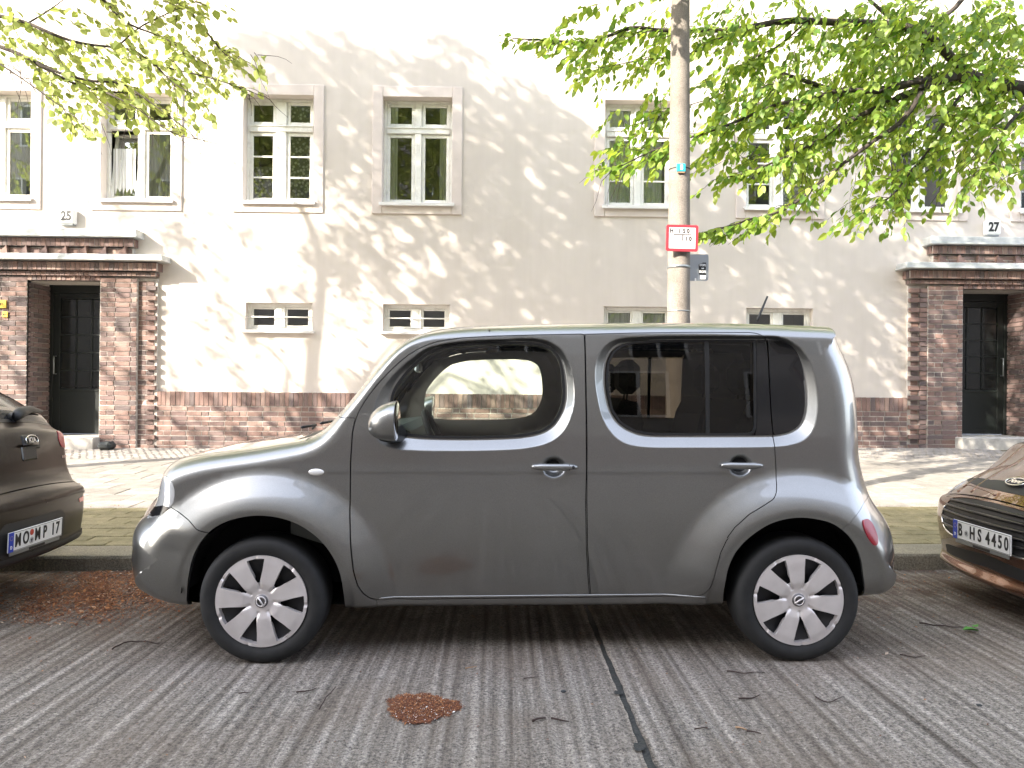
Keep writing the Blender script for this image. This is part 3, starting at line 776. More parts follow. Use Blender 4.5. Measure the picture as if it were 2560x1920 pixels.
# low dark lump at the foot of the wall
c = P(262, 1104, 12.1); b = MB()
b.box(c[0] - .11, c[0] + .10, 12.05, 12.3, float(gpav(c[0], 12.1)), float(gpav(c[0], 12.1)) + .13, 0, .045)
tag(b.build('dark_lump', M['stone'], None), 'small dark lump on the cobbles right of the step of door 25', 'stone')

# ------------------------------------------------------------------ buildings across the street, behind the viewer
opp = empty('apartment_building', (0, -9.5, 0), 'tan plastered apartment building across the street behind the viewer', 'building')
HB = 15.2
m_ = MB(); m_.box(-34, 34, -21, -9.5, -.3, HB); m_.build('wall', M['tan'], opp)
MB().box(-34.3, 34.3, -21.3, -9.55, HB - .12, HB + .02).build('roof', M['zinc'], opp)
MB().box(-34.05, 34.05, -9.499, -9.40, -.3, 1.3).build('plinth', M['bricks'][5], opp)
wm = mesh('window', *(lambda b: (b.V, b.F))(MB().box(-.65, .65, 0, .04, 0, 1.8)), M['doorglass'])
fb = MB(); frame_bars(fb, -.7, .7, -.05, 1.85, -.02, .08, .05); fb.box(-.04, .04, -.02, .03, .03, 1.77); fm_ = fb.me('frame', M['white'])
for fl in range(4):
    for i in range(-9, 10):
        x = i * 3.1 + (.6 if fl % 2 else 0); z = 2.1 + fl * 3.3
        o = link('window', wm, opp, (x, -9.5 + .01, z)); o2 = bpy.data.objects.new('frame', fm_); COL.objects.link(o2); o2.parent = o; o2.location = (0, .03, 0)
sheet('far_pavement', np.linspace(-60, 60, 13), np.linspace(-9.6, -5.5, 4), lambda x, y: .06 + 0 * x + .006 * np.clip(x, -20, 20) + .1, M['paver_grey'])
# ------------------------------------------------------------------ surfaces and panels for car bodies
def c1(x, y): return (x / 2.458, 960 + y / 2.458)
def c2(x, y): return (880 + x / 3.687, 780 + y / 3.687)
def c3(x, y): return (1440 + x / 2.765, 780 + y / 2.765)
def c4(x, y): return (1700 + x / 2.572, 1150 + y / 2.572)
def r3(x, y): return (x / 3.458, 960 + y / 3.458)
def r4(x, y): return (2300 + x / 3.95, 1080 + y / 3.95)
def smoothstep(t): t = np.clip(t, 0, 1); return t * t * (3 - 2 * t)
def spline(pts, step, closed=True):
    """Catmull-Rom through rows of any width, resampled by arc length of the first two columns"""
    A = np.asarray(pts, float); n = len(A); out = []
    rng_ = range(n) if closed else range(n - 1)
    for i in rng_:
        p0, p1, p2, p3 = (A[(i - 1) % n], A[i], A[(i + 1) % n], A[(i + 2) % n]) if closed else (A[max(i - 1, 0)], A[i], A[i + 1], A[min(i + 2, n - 1)])
        for t in np.linspace(0, 1, 12, endpoint=False):
            out.append(.5 * ((2 * p1) + (-p0 + p2) * t + (2 * p0 - 5 * p1 + 4 * p2 - p3) * t ** 2 + (-p0 + 3 * p1 - 3 * p2 + p3) * t ** 3))
    if not closed: out.append(A[-1])
    return resample(np.array(out), step, closed)
def resample(B, step, closed=True):
    B = np.asarray(B, float)
    if closed: B = np.vstack([B, B[:1]])
    d = np.r_[0, np.cumsum(np.linalg.norm(np.diff(B[:, :2], axis=0), axis=1))]
    k = max(3, int(round(d[-1] / step))); s = np.linspace(0, d[-1], k + (0 if closed else 1), endpoint=not closed)
    return np.stack([np.interp(s, d, B[:, j]) for j in range(B.shape[1])], 1)
def area2(Q): x, y = Q[:, 0], Q[:, 1]; return .5 * np.sum(x * np.roll(y, -1) - y * np.roll(x, -1))
def offset(Q, d):
    """d > 0 grows the loop"""
    T = np.roll(Q, -1, 0) - np.roll(Q, 1, 0); T /= np.linalg.norm(T, axis=1)[:, None] + 1e-12
    N = np.stack([T[:, 1], -T[:, 0]], 1) * (1 if area2(Q) > 0 else -1)
    return Q + N * d
def inside(Q, p):
    x, y = p[:, 0][:, None], p[:, 1][:, None]; a = Q; b = np.roll(Q, -1, 0)
    c = (a[:, 1] > y) != (b[:, 1] > y)
    with np.errstate(divide='ignore', invalid='ignore'):
        xi = (b[:, 0] - a[:, 0]) * (y - a[:, 1]) / (b[:, 1] - a[:, 1] + 1e-15) + a[:, 0]
    return (np.sum(c & (x < xi), 1) % 2) == 1
def pdist(Q, p):
    """distance of points to a closed loop"""
    out = np.empty(len(p)); a = Q; ab = np.roll(Q, -1, 0) - a; L = np.sum(ab * ab, 1) + 1e-15
    for s in range(0, len(p), 2000):
        q = p[s:s + 2000]; ap = q[:, None] - a; t = np.clip(np.sum(ap * ab, 2) / L, 0, 1)
        out[s:s + 2000] = np.sqrt(np.min(np.sum((ap - ab * t[..., None]) ** 2, 2), 1))
    return out

def panel(S, outer, holes=(), clip=None, h=.02, step=.01, extra=None, off=0.0, flange=.016, name='panel', mat=None, parent=None, flip=False, fmat=None):
    """a sheet of the surface S inside outer (and clip) but outside the holes, with turned-in edges"""
    loops = [resample(outer, step)] + [resample(q, step) for q in holes] + ([clip] if clip is not None else [])
    lo = loops[0].min(0) - .03; hi = loops[0].max(0) + .03
    P_ = []; Ed = []
    for q in loops:
        n0 = len(P_); n = len(q)
        keep = np.all((q > lo) & (q < hi), 1)
        idx = {}
        for i in range(n):
            if keep[i]: idx[i] = len(P_); P_.append(q[i])
        for i in range(n):
            j = (i + 1) % n
            if i in idx and j in idx: Ed.append((idx[i], idx[j]))
    gx = np.arange(lo[0], hi[0], h); gz = np.arange(lo[1], hi[1], h * .866)
    G = np.array([(x + (h / 2 if k % 2 else 0), z) for k, z in enumerate(gz) for x in gx])
    if extra is not None and len(extra): G = np.vstack([G, extra])
    def ok(p):
        m = inside(loops[0], p)
        for q in loops[1:1 + len(holes)]: m &= ~inside(q, p)
        if clip is not None: m &= inside(clip, p)
        return m
    G = G[ok(G)]
    B = np.array(P_)
    # drop grid points too near a boundary
    keep = np.ones(len(G), bool)
    for s in range(0, len(G), 1500):
        d = np.min(np.sum((G[s:s + 1500][:, None] - B) ** 2, 2), 1); keep[s:s + 1500] = d > (step * .35) ** 2
    if extra is not None and len(extra):
        pass
    G = G[keep]
    allp = np.vstack([B, G])
    res = delaunay_2d_cdt([Vector(p) for p in allp], Ed, [], 0, 1e-6)
    V2 = np.array([tuple(v) for v in res[0]]); T = np.array([f for f in res[2] if len(f) == 3])
    if len(T) == 0: print('NO TRIANGLES', name, len(allp), outer[:3]); return None
    cen = V2[T].mean(1); T = T[ok(cen)]
    if len(T) == 0: print('EMPTY PANEL', name); return None
    used = np.unique(T); mp = -np.ones(len(V2), int); mp[used] = np.arange(len(used)); V2 = V2[used]; T = mp[T]
    # constant orientation
    a = V2[T]; ar = (a[:, 1, 0] - a[:, 0, 0]) * (a[:, 2, 1] - a[:, 0, 1]) - (a[:, 1, 1] - a[:, 0, 1]) * (a[:, 2, 0] - a[:, 0, 0])
    T[ar < 0] = T[ar < 0][:, ::-1]
    V3 = S.lift(V2); N3 = S.normal(V2); V3 = V3 + N3 * off
    f0 = np.cross(V3[T[:, 1]] - V3[T[:, 0]], V3[T[:, 2]] - V3[T[:, 0]]); s_ = np.sign(np.sum(np.sum(f0 * N3[T[:, 0]], 1)))
    if s_ < 0: T = T[:, ::-1]
    # turned-in edges
    ed = {}
    for t in T:
        for i in range(3):
            e = (t[i], t[(i + 1) % 3])
            ed[e] = 1
    be = [e for e in ed if (e[1], e[0]) not in ed]
    nv = len(V3); VV = [V3]; FF = [tuple(t) for t in T]
    if flange and be:
        bi = sorted({i for e in be for i in e}); m1 = {b: nv + k for k, b in enumerate(bi)}; m2 = {b: nv + len(bi) + k for k, b in enumerate(bi)}
        VV += [V3[bi], V3[bi] - N3[bi] * flange]
        FF += [(m1[b], m1[a_], m2[a_], m2[b]) for a_, b in be]
    VV = np.vstack(VV)
    me = mesh(name, VV, FF, mat, True)
    ln = np.zeros((len(me.loops), 3)); vi = np.empty(len(me.loops), int); me.loops.foreach_get('vertex_index', vi)
    nt3 = 3 * len(T); ln[:nt3] = N3[vi[:nt3]]
    pn = np.empty(len(me.polygons) * 3); me.polygons.foreach_get('normal', pn); pn = pn.reshape(-1, 3)
    if len(FF) > len(T): ln[nt3:] = np.repeat(pn[len(T):], 4, 0)
    me.normals_split_custom_set([tuple(v) for v in ln])
    return link(name, me, parent)

class SideShell:
    """near side of a body: height over (x, z) with the edges of the outline rounded away"""
    def __init__(s, C, base, Yc, far=False):
        # C columns: x, z, radius in the plane, radius in depth
        if area2(C[:, :2]) < 0: C = C[::-1]
        s.C = C; s.base = base; s.Yc = Yc; s.far = far
        T = np.roll(C[:, :2], -1, 0) - np.roll(C[:, :2], 1, 0); T /= np.linalg.norm(T, axis=1)[:, None]
        s.N = np.stack([T[:, 1], -T[:, 0]], 1); s.T = T
        s.bufk = None
    def near(s, p):
        i = np.empty(len(p), int); Cx = s.C[:, :2]
        for k in range(0, len(p), 3000): i[k:k + 3000] = np.argmin(np.sum((p[k:k + 3000][:, None] - Cx) ** 2, 2), 1)
        d = -np.sum((p - Cx[i]) * s.N[i], 1); d = np.where(np.abs(d) < 6e-4, 0, np.abs(d))
        return i, d
    def f(s, p):
        i, d = s.near(p); r, ry = s.C[i, 2], s.C[i, 3]
        q = np.clip(1 - d / r, 0, 1)
        return s.base(p) + ry * (1 - np.sqrt(np.maximum(0, 1 - q * q)))
    def lift(s, p):
        y = s.f(p)
        if s.far: y = 2 * s.Yc - y
        return np.stack([p[:, 0], y, p[:, 1]], 1)
    def normal(s, p):
        i, d = s.near(p); r, ry = s.C[i, 2], s.C[i, 3]; q = np.clip(1 - d / r, 0, 1)
        k = (ry / r) * q / np.sqrt(np.maximum(4e-6, 1 - q * q)); e = 2e-3
        gx = (s.base(p + [e, 0]) - s.base(p - [e, 0])) / (2 * e); gz = (s.base(p + [0, e]) - s.base(p - [0, e])) / (2 * e)
        n = np.stack([gx + k * s.N[i, 0], -np.ones(len(p)), gz + k * s.N[i, 1]], 1)
        if s.far: n[:, 1] *= -1
        return n / np.linalg.norm(n, axis=1)[:, None]
    def rings(s, fr=(.004, .016, .04, .075, .12, .18, .26, .36, .48, .62, .78, .95)):
        return np.vstack([s.C[:, :2] - s.N * (s.C[:, 2:3] * f) for f in fr])
    def at(s, pts):
        out = []
        for (x, y) in pts:
            Y = 3.62
            for _ in range(6):
                p = P(x, y, Y); Y = float(s.f(np.array([[p[0], p[2]]]))[0])
            out.append((p[0], p[2]))
        return np.array(out)
def unp(pts, Y): return np.array([(lambda p: (p[0], p[2]))(P(x, y, Y)) for x, y in pts])

class Strip:
    """the body between the two sides: outline carried across the width, crowned"""
    def __init__(s, side, bulge):
        s.sd = side; C = side.C[:, :2]; s.n = len(C); s.L = np.r_[0, np.cumsum(np.linalg.norm(np.roll(C, -1, 0) - C, axis=1))]
        s.C = np.vstack([C, C[:1]]); s.N = np.vstack([side.N, side.N[:1]]); ye = side.f(C); s.ye = np.r_[ye, ye[0]]; b = np.array([bulge(*c) for c in C]); b = sum(np.roll(b, k) for k in range(-12, 13)) / 25; s.b = np.r_[b, b[0]]
    def lift(s, p):
        t = np.mod(p[:, 1], s.L[-1]); g = lambda A: np.interp(t, s.L, A)
        hw = s.sd.Yc - g(s.ye); v = np.clip((p[:, 0] - s.sd.Yc) / hw, -1, 1); y = s.sd.Yc + v * hw; b = g(s.b) * (1 - v * v)
        return np.stack([g(s.C[:, 0]) + g(s.N[:, 0]) * b, y, g(s.C[:, 1]) + g(s.N[:, 1]) * b], 1)
    def normal(s, p):
        e = 2e-3; a = s.lift(p + [e, 0]) - s.lift(p - [e, 0]); b = s.lift(p + [0, e]) - s.lift(p - [0, e])
        n = np.cross(b, a); nn = np.linalg.norm(n, axis=1)[:, None] + 1e-12; n = n / nn
        t = np.mod(p[:, 1], s.L[-1]); out = np.stack([np.interp(t, s.L, s.N[:, 0]), 0 * t, np.interp(t, s.L, s.N[:, 1])], 1)
        return n * np.sign(np.sum(n * out, 1))[:, None]
    def t_at(s, x, z): return s.L[np.argmin(np.sum((s.C[:-1] - [x, z]) ** 2, 1))]
    def grid(s, name, t0, t1, mat, parent, off=0.0, m=22, inset=0.0, dt=.02):
        if t1 < t0: t1 += s.L[-1]
        k = max(2, int((t1 - t0) / dt)); ts = np.linspace(t0, t1, k + 1)
        V = []; 
        for t in ts:
            hw = s.sd.Yc - np.interp(t % s.L[-1], s.L, s.ye) - inset
            ys = s.sd.Yc + hw * np.sin(np.linspace(-PI / 2, PI / 2, m + 1)); V.append(np.stack([ys, np.full(m + 1, t)], 1))
        p = np.vstack(V); N = s.normal(p); X = s.lift(p) + N * off
        I = np.arange(len(p)).reshape(k + 1, m + 1)
        F = np.stack([I[:-1, :-1], I[1:, :-1], I[1:, 1:], I[:-1, 1:]], -1).reshape(-1, 4)
        f0 = np.cross(X[F[:, 1]] - X[F[:, 0]], X[F[:, 2]] - X[F[:, 0]])
        if np.sum(f0 * N[F[:, 0]]) < 0: F = F[:, ::-1]
        me = mesh(name, X, F, mat, True); me.normals_split_custom_set_from_vertices([tuple(v) for v in N])
        return link(name, me, parent)

# ------------------------------------------------------------------ the grey box-shaped car
CYC = 4.378
M['capgrey'] = plain('cap_grey', (.12, .115, .115), .35, .6)
cube = empty('parked_car', (.16, CYC, -.03), 'grey metallic boxy hatchback with rounded windows parked in the middle, seen from its side', 'car', None)
HUBS = []
for (px, py) in ((655, 1502), (1994.7, 1494)):
    p = P(px, py, 3.57); HUBS.append((p[0], float(groad(p[0], 3.66)) + .294))
f_seal = unp([c2(*q) for q in [(343, 860), (358, 760), (400, 665), (500, 535), (600, 437), (700, 362), (800, 318), (950, 288), (1150, 273), (1400, 267), (1600, 269), (1750, 285), (1850, 330), (1912, 400), (1948, 500), (1966, 650), (1968, 780), (1950, 880), (1910, 970), (1850, 1050), (1750, 1112), (1600, 1147), (1400, 1163), (1100, 1170), (800, 1168), (600, 1158), (450, 1135), (375, 1085), (345, 980)]], 3.63)
f_seal = spline(f_seal, .008)
dlo = spline(unp([c3(*q) for q in [(205, 450), (215, 350), (250, 272), (312, 225), (400, 202), (600, 190), (900, 187), (1150, 187), (1320, 188), (1420, 198), (1500, 240), (1552, 310), (1582, 420), (1596, 560), (1590, 680), (1560, 770), (1500, 822), (1420, 847), (1330, 855), (1100, 856), (800, 856), (520, 854), (400, 830), (300, 770), (240, 680), (210, 550)]], 3.63), .008)
f_out = spline(unp([c2(*q) for q in [(190, 850), (240, 740), (320, 625), (470, 475), (700, 322), (1000, 266), (1350, 246), (1650, 236), (1820, 262), (1930, 330), (2005, 440), (2045, 560), (2066, 700), (2060, 860), (2025, 990), (1950, 1120), (1820, 1215), (1600, 1268), (1300, 1287), (900, 1292), (500, 1288), (330, 1262), (230, 1210), (180, 1120), (165, 980)]], 3.59), .01)
r_out = spline(unp([c3(*q) for q in [(128, 450), (140, 335), (185, 245), (270, 185), (400, 165), (700, 158), (1000, 157), (1320, 160), (1450, 170), (1560, 225), (1640, 330), (1688, 500), (1696, 650), (1668, 800), (1600, 888), (1500, 925), (1375, 940), (1100, 945), (800, 946), (500, 944), (350, 922), (255, 860), (185, 750), (146, 600)]], 3.59), .01)
handles = [unp([D(1197, 1010)], 3.59)[0], unp([D(1601, 1007)], 3.59)[0]]
FY = 3.597
_sl = unp([D(815, 1298.3), D(1525, 1291)], 3.61)
def SILLZ(x): return _sl[0, 1] + (_sl[1, 1] - _sl[0, 1]) * (x - _sl[0, 0]) / (_sl[1, 0] - _sl[0, 0])
def cube_base(p):
    x, z = p[:, 0], p[:, 1]; zg = z - (groad(x, 3.6))
    y = FY + np.where(zg < .78, .095 * (np.clip(.78 - zg, 0, 1) / .55) ** 2, .047 * (np.clip(zg - .78, 0, 2) / .8) ** 2)
    y = y + .055 * np.clip(zg - 1.45, 0, 1)
    for O, I in ((f_out, f_seal), (r_out, dlo)):
        lo, hi = O.min(0) - .01, O.max(0) + .01
        m = np.all((p > lo) & (p < hi), 1)
        if m.any():
            q = p[m]; io = inside(O, q); ii = inside(I, q); d1 = pdist(O, q); d2 = pdist(I, q)
            t = np.where(io, np.where(ii, 1.0, d1 / (d1 + d2 + 1e-9)), 0.0)
            lin = np.clip((t - .06) / .80, 0, 1); k_ = .10; lin = np.where(lin < k_, lin * lin / (2 * k_), lin - k_ / 2); y[m] = y[m] + .043 * lin
    for k, (hx, hz) in enumerate(HUBS):
        rr = np.sqrt((x - hx) ** 2 + (z - hz) ** 2); tq = np.clip((.615 - rr) / .185, 0, 1); a = .55 * tq + .45 * smoothstep(tq); a = np.where(tq < .3, a * smoothstep(tq / .3 * .5 + .5), a)
        up = smoothstep(((z - hz) / np.maximum(rr, .01) + .25) / .55)
        if k == 0: a = a * (1 - .55 * smoothstep((hx - .22 - x) / .22) * smoothstep((hz + .36 - z) / .15))
        y = y - .088 * a * (.35 + .65 * up) + .008 * smoothstep((.425 - rr) / .03)
    for (hx, hz) in handles:
        rr = np.sqrt((x - hx) ** 2 + ((z - hz) / .92) ** 2); y = y + .036 * smoothstep((.060 - rr) / .034)
    return y
Cpx = [  # x, y, depth, in-plane radius, depth radius
 (476, 1530, 3.6, .03, .04), (430, 1524, 3.65, .06, .10), (392, 1517, 3.68, .12, .20), (360, 1505, 3.7, .18, .28), (345, 1490, 3.72, .24, .32), (336, 1469, 3.73, .28, .34), (330, 1440, 3.74, .30, .36), (331, 1410, 3.74, .30, .36),
 (336, 1379, 3.74, .30, .36), (343, 1346, 3.74, .29, .34), (354, 1318, 3.74, .27, .33), (369, 1294, 3.74, .24, .32), (383, 1276, 3.74, .22, .32), (391, 1258, 3.74, .21, .31), (396, 1235, 3.74, .20, .30), (402, 1214, 3.74, .19, .28), (411, 1192, 3.74, .17, .26), (424, 1168, 3.74, .15, .22), (445, 1148, 3.74, .13, .20), (500, 1134, 3.73, .11, .18),
 (561, 1126, 3.73, .10, .16), (640, 1115, 3.73, .10, .16), (705, 1105, 3.73, .10, .15), (765, 1095, 3.73, .095, .14), (800, 1081, 3.72, .09, .13), (826, 1060, 3.72, .08, .12), (850, 1032, 3.71, .065, .12), (886, 990, 3.71, .06, .12), (915, 953, 3.71, .055, .12), (938, 924, 3.71, .055, .12), (965, 893, 3.71, .05, .12), (990, 867, 3.71, .05, .12), (1016, 848, 3.71, .05, .12), (1046, 834, 3.72, .055, .13), (1083, 824, 3.73, .06, .14),
 (1151, 815, 3.74, .07, .15), (1233, 811, 3.74, .07, .15), (1341, 808, 3.74, .07, .15), (1480, 806, 3.74, .07, .15), (1600, 805, 3.74, .07, .15), (1740, 805, 3.74, .07, .15), (1874, 807, 3.74, .075, .15), (1980, 810, 3.74, .08, .16), (2050, 812, 3.74, .08, .17), (2080, 813, 3.74, .09, .18), (2096, 822, 3.74, .11, .20),
 (2106, 852, 3.72, .16, .22), (2120, 888, 3.72, .18, .22), (2133, 932, 3.72, .19, .22), (2141, 968, 3.71, .19, .22), (2145, 1000, 3.71, .19, .22), (2148, 1069, 3.71, .19, .22), (2151, 1135, 3.70, .19, .22), (2158, 1176, 3.70, .19, .22), (2170, 1214, 3.70, .20, .23), (2186, 1247, 3.70, .21, .25), (2204, 1274, 3.70, .22, .27), (2221, 1302, 3.70, .23, .28), (2235, 1330, 3.70, .24, .29),
 (2243, 1356, 3.70, .25, .30), (2247, 1385, 3.70, .25, .30), (2246, 1414, 3.70, .25, .30), (2242, 1442, 3.70, .22, .28), (2230, 1468, 3.68, .16, .22), (2205, 1485, 3.66, .10, .14), (2172, 1493, 3.62, .04, .06),
 (2100, 1505, 3.6, .03, .04), (1950, 1515, 3.6, .03, .04), (1800, 1525, 3.61, .03, .05), (1500, 1529, 3.62, .03, .05), (1200, 1531, 3.62, .03, .05), (900, 1532, 3.62, .03, .05), (700, 1531, 3.6, .03, .04)]
rows_ = []
for (x, y, Y, r, ry) in Cpx:
    p = P(x, y, Y); rows_.append((p[0] - (.03 + .052 * float(smoothstep(np.array((y - 1235) / 95.))) * float(smoothstep(np.array((1560 - y) / 90.)))) * float(smoothstep(np.array((470 - x) / 70.))) + (.02 + .025 * float(smoothstep(np.array((y - 1230) / 100.)))) * float(smoothstep(np.array((x - 2085) / 60.))) * (1 if y > 830 else 0), p[2], r, ry))
CC = spline(rows_, .010)
for _ in range(12): CC = (np.roll(CC, 1, 0) + 2 * CC + np.roll(CC, -1, 0)) / 4
near_s = SideShell(CC, cube_base, CYC); far_s = SideShell(CC, cube_base, CYC, far=True)
clip = near_s.C[:, :2]
rings = near_s.rings()
A = near_s.at
fdoor = resample(np.array([*A([D(*q) for q in [(1274.5, 1291), (1100, 1292.5), (900, 1295), (818, 1296), (800, 1292.5), (785, 1283), (773, 1266), (763, 1232), (757.5, 1180), (755.5, 1100), (757, 1000)]] + [c2(*q) for q in [(4, 1110), (25, 1010), (60, 915), (110, 830), (170, 745), (250, 645), (340, 550), (430, 465), (520, 392), (600, 343), (700, 297), (800, 267), (1000, 236), (1300, 219), (1700, 208), (2130, 200), (2143, 206), (2150, 400), (2155, 700), (2160, 1000), (2163, 1475)]] + [D(1265.5, 1080), D(1267, 1180), D(1271, 1250)])]), .01)
rdoor = resample(np.array([*A([c3(*q) for q in [(60, 152), (400, 143), (800, 138), (1200, 140), (1250, 146), (1290, 162), (1314, 190), (1322, 230), (1335, 500), (1350, 750), (1365, 870), (1375, 930), (1385, 1100), (1389, 1200), (1386, 1255), (1368, 1295), (1300, 1340), (1200, 1400), (1100, 1490), (1040, 1570)]] + [c4(*q) for q in [(345, 460), (300, 520), (262, 600), (235, 700), (212, 785), (192, 828), (160, 860), (120, 875), (60, 881), (0, 882)]] + [D(1400, 1288.8), D(1276, 1291), D(1272.5, 1250), D(1268.5, 1180), D(1267, 1080), D(1267.5, 940)] + [c3(68, 500)])]), .01)
arch_f = spline(A([(466, 1500), (471, 1440), (480, 1399), (496, 1363), (525, 1328), (561, 1306), (606, 1293), (651, 1289), (700, 1295), (745, 1311), (785, 1337), (818, 1371), (842, 1412), (855, 1456), (862, 1509)]), .01, False)
arch_f = np.vstack([arch_f, [[arch_f[-1, 0], -.6], [arch_f[0, 0], -.6]]])
arch_r = spline(A([(1807, 1505), (1810, 1473), (1818, 1430), (1833, 1391), (1856, 1360), (1887, 1333), (1925, 1310), (1964, 1298), (2003, 1294), (2042, 1298), (2081, 1309), (2114, 1332), (2138, 1362), (2153, 1401), (2159, 1445), (2161, 1480)]), .01, False)
arch_r = np.vstack([arch_r, [[arch_r[-1, 0], -.6], [arch_r[0, 0], -.6]]])
head = A([c1(*q) for q in [(850, 560), (1010, 560), (1040, 575), (1062, 605), (1076, 650), (1074, 700), (1062, 738), (1046, 757), (1015, 785), (985, 812), (900, 830), (850, 700)]])
bump_f = A([c1(*q) for q in [(600, 760), (900, 770), (985, 812), (1015, 785), (1046, 757), (1100, 790), (1160, 838), (1212, 898), (1260, 912), (1330, 922), (1330, 1500), (600, 1600)]])
fend = np.vstack([A([D(300, 930), D(420, 800), D(640, 800)] + [c2(-60, 720), c2(0, 715)] ), A([c1(2085, 203), c1(2186, 207)]), A([c2(25, 1010), c2(4, 1110)] + [D(*q) for q in [(757, 1000), (755.5, 1100), (757.5, 1180), (763, 1232), (773, 1266), (785, 1283), (800, 1292.5), (815, 1296.5), (815, 1360), (600, 1360)]]), A([c1(1330, 1500), c1(1330, 922), c1(1260, 912), c1(1212, 898), c1(1160, 838), c1(1100, 790), c1(1046, 757), c1(900, 500)])])
fend = resample(fend, .01)
bump_r = A([D(2100, 1000), c4(1235, 190), c4(1215, 222), c4(1180, 275), c4(1120, 368), c4(1080, 415), c4(1040, 440), c4(950, 600), c4(950, 1000), D(2100, 1400)])
WHITE_ = None
qwin = spline(A([c3(*q) for q in [(1330, 193), (1420, 202), (1496, 243), (1546, 312), (1576, 422), (1590, 560), (1584, 678), (1555, 766), (1497, 816), (1420, 842), (1372, 850), (1358, 760), (1343, 500), (1331, 240)]]), .012)
rglass_o = resample(A([c3(*q) for q in [(1240, 190), (1150, 188), (900, 188), (600, 190), (400, 202), (312, 225), (250, 272), (215, 350), (205, 450), (210, 550), (240, 680), (300, 770), (400, 830), (520, 853), (800, 855), (1100, 855), (1205, 852), (1232, 835), (1246, 800)]]), .008)
rglass_o[:, 0] = np.minimum(rglass_o[:, 0], 99)
appl = A([c3(*q) for q in [(1243, 191), (1290, 190), (1312, 200), (1320, 240), (1333, 500), (1347, 750), (1360, 851), (1236, 853), (1250, 800)]])
def clip_in(Q, W): return Q
rims = np.vstack([offset(f_seal, d) for d in (.004, .012, .022, .034, .048, .062)] + [offset(dlo, d) for d in (.004, .012, .022, .034, .048, .062)])
rims = np.vstack([rims] + [offset(O_, d) for O_ in (f_out, r_out) for d in (-.020, -.012, -.006, -.002, .004)])
cupp = np.vstack([[(hx + r * math.cos(a), hz + r * math.sin(a)) for a in np.linspace(0, 2 * PI, 22, endpoint=False)] for hx, hz in handles for r in (.0, .015, .03, .038, .046, .054, .062)])
archr = np.vstack([[(hx + r * math.cos(a), hz + r * math.sin(a)) for a in np.linspace(-.4, PI + .4, int(r * 260))] for hx, hz in HUBS for r in (.41, .425, .44, .455, .47, .485, .50, .515, .53, .545, .56, .58, .60)])
sillr = np.vstack([[(x, float(SILLZ(x)) - d) for x in np.arange(HUBS[0][0] + .36, HUBS[1][0] - .36, .015)] for d in (.001, .0035, .006, .0085, .012)])
EX = np.vstack([rings, rims, cupp, archr])
G2 = .0026
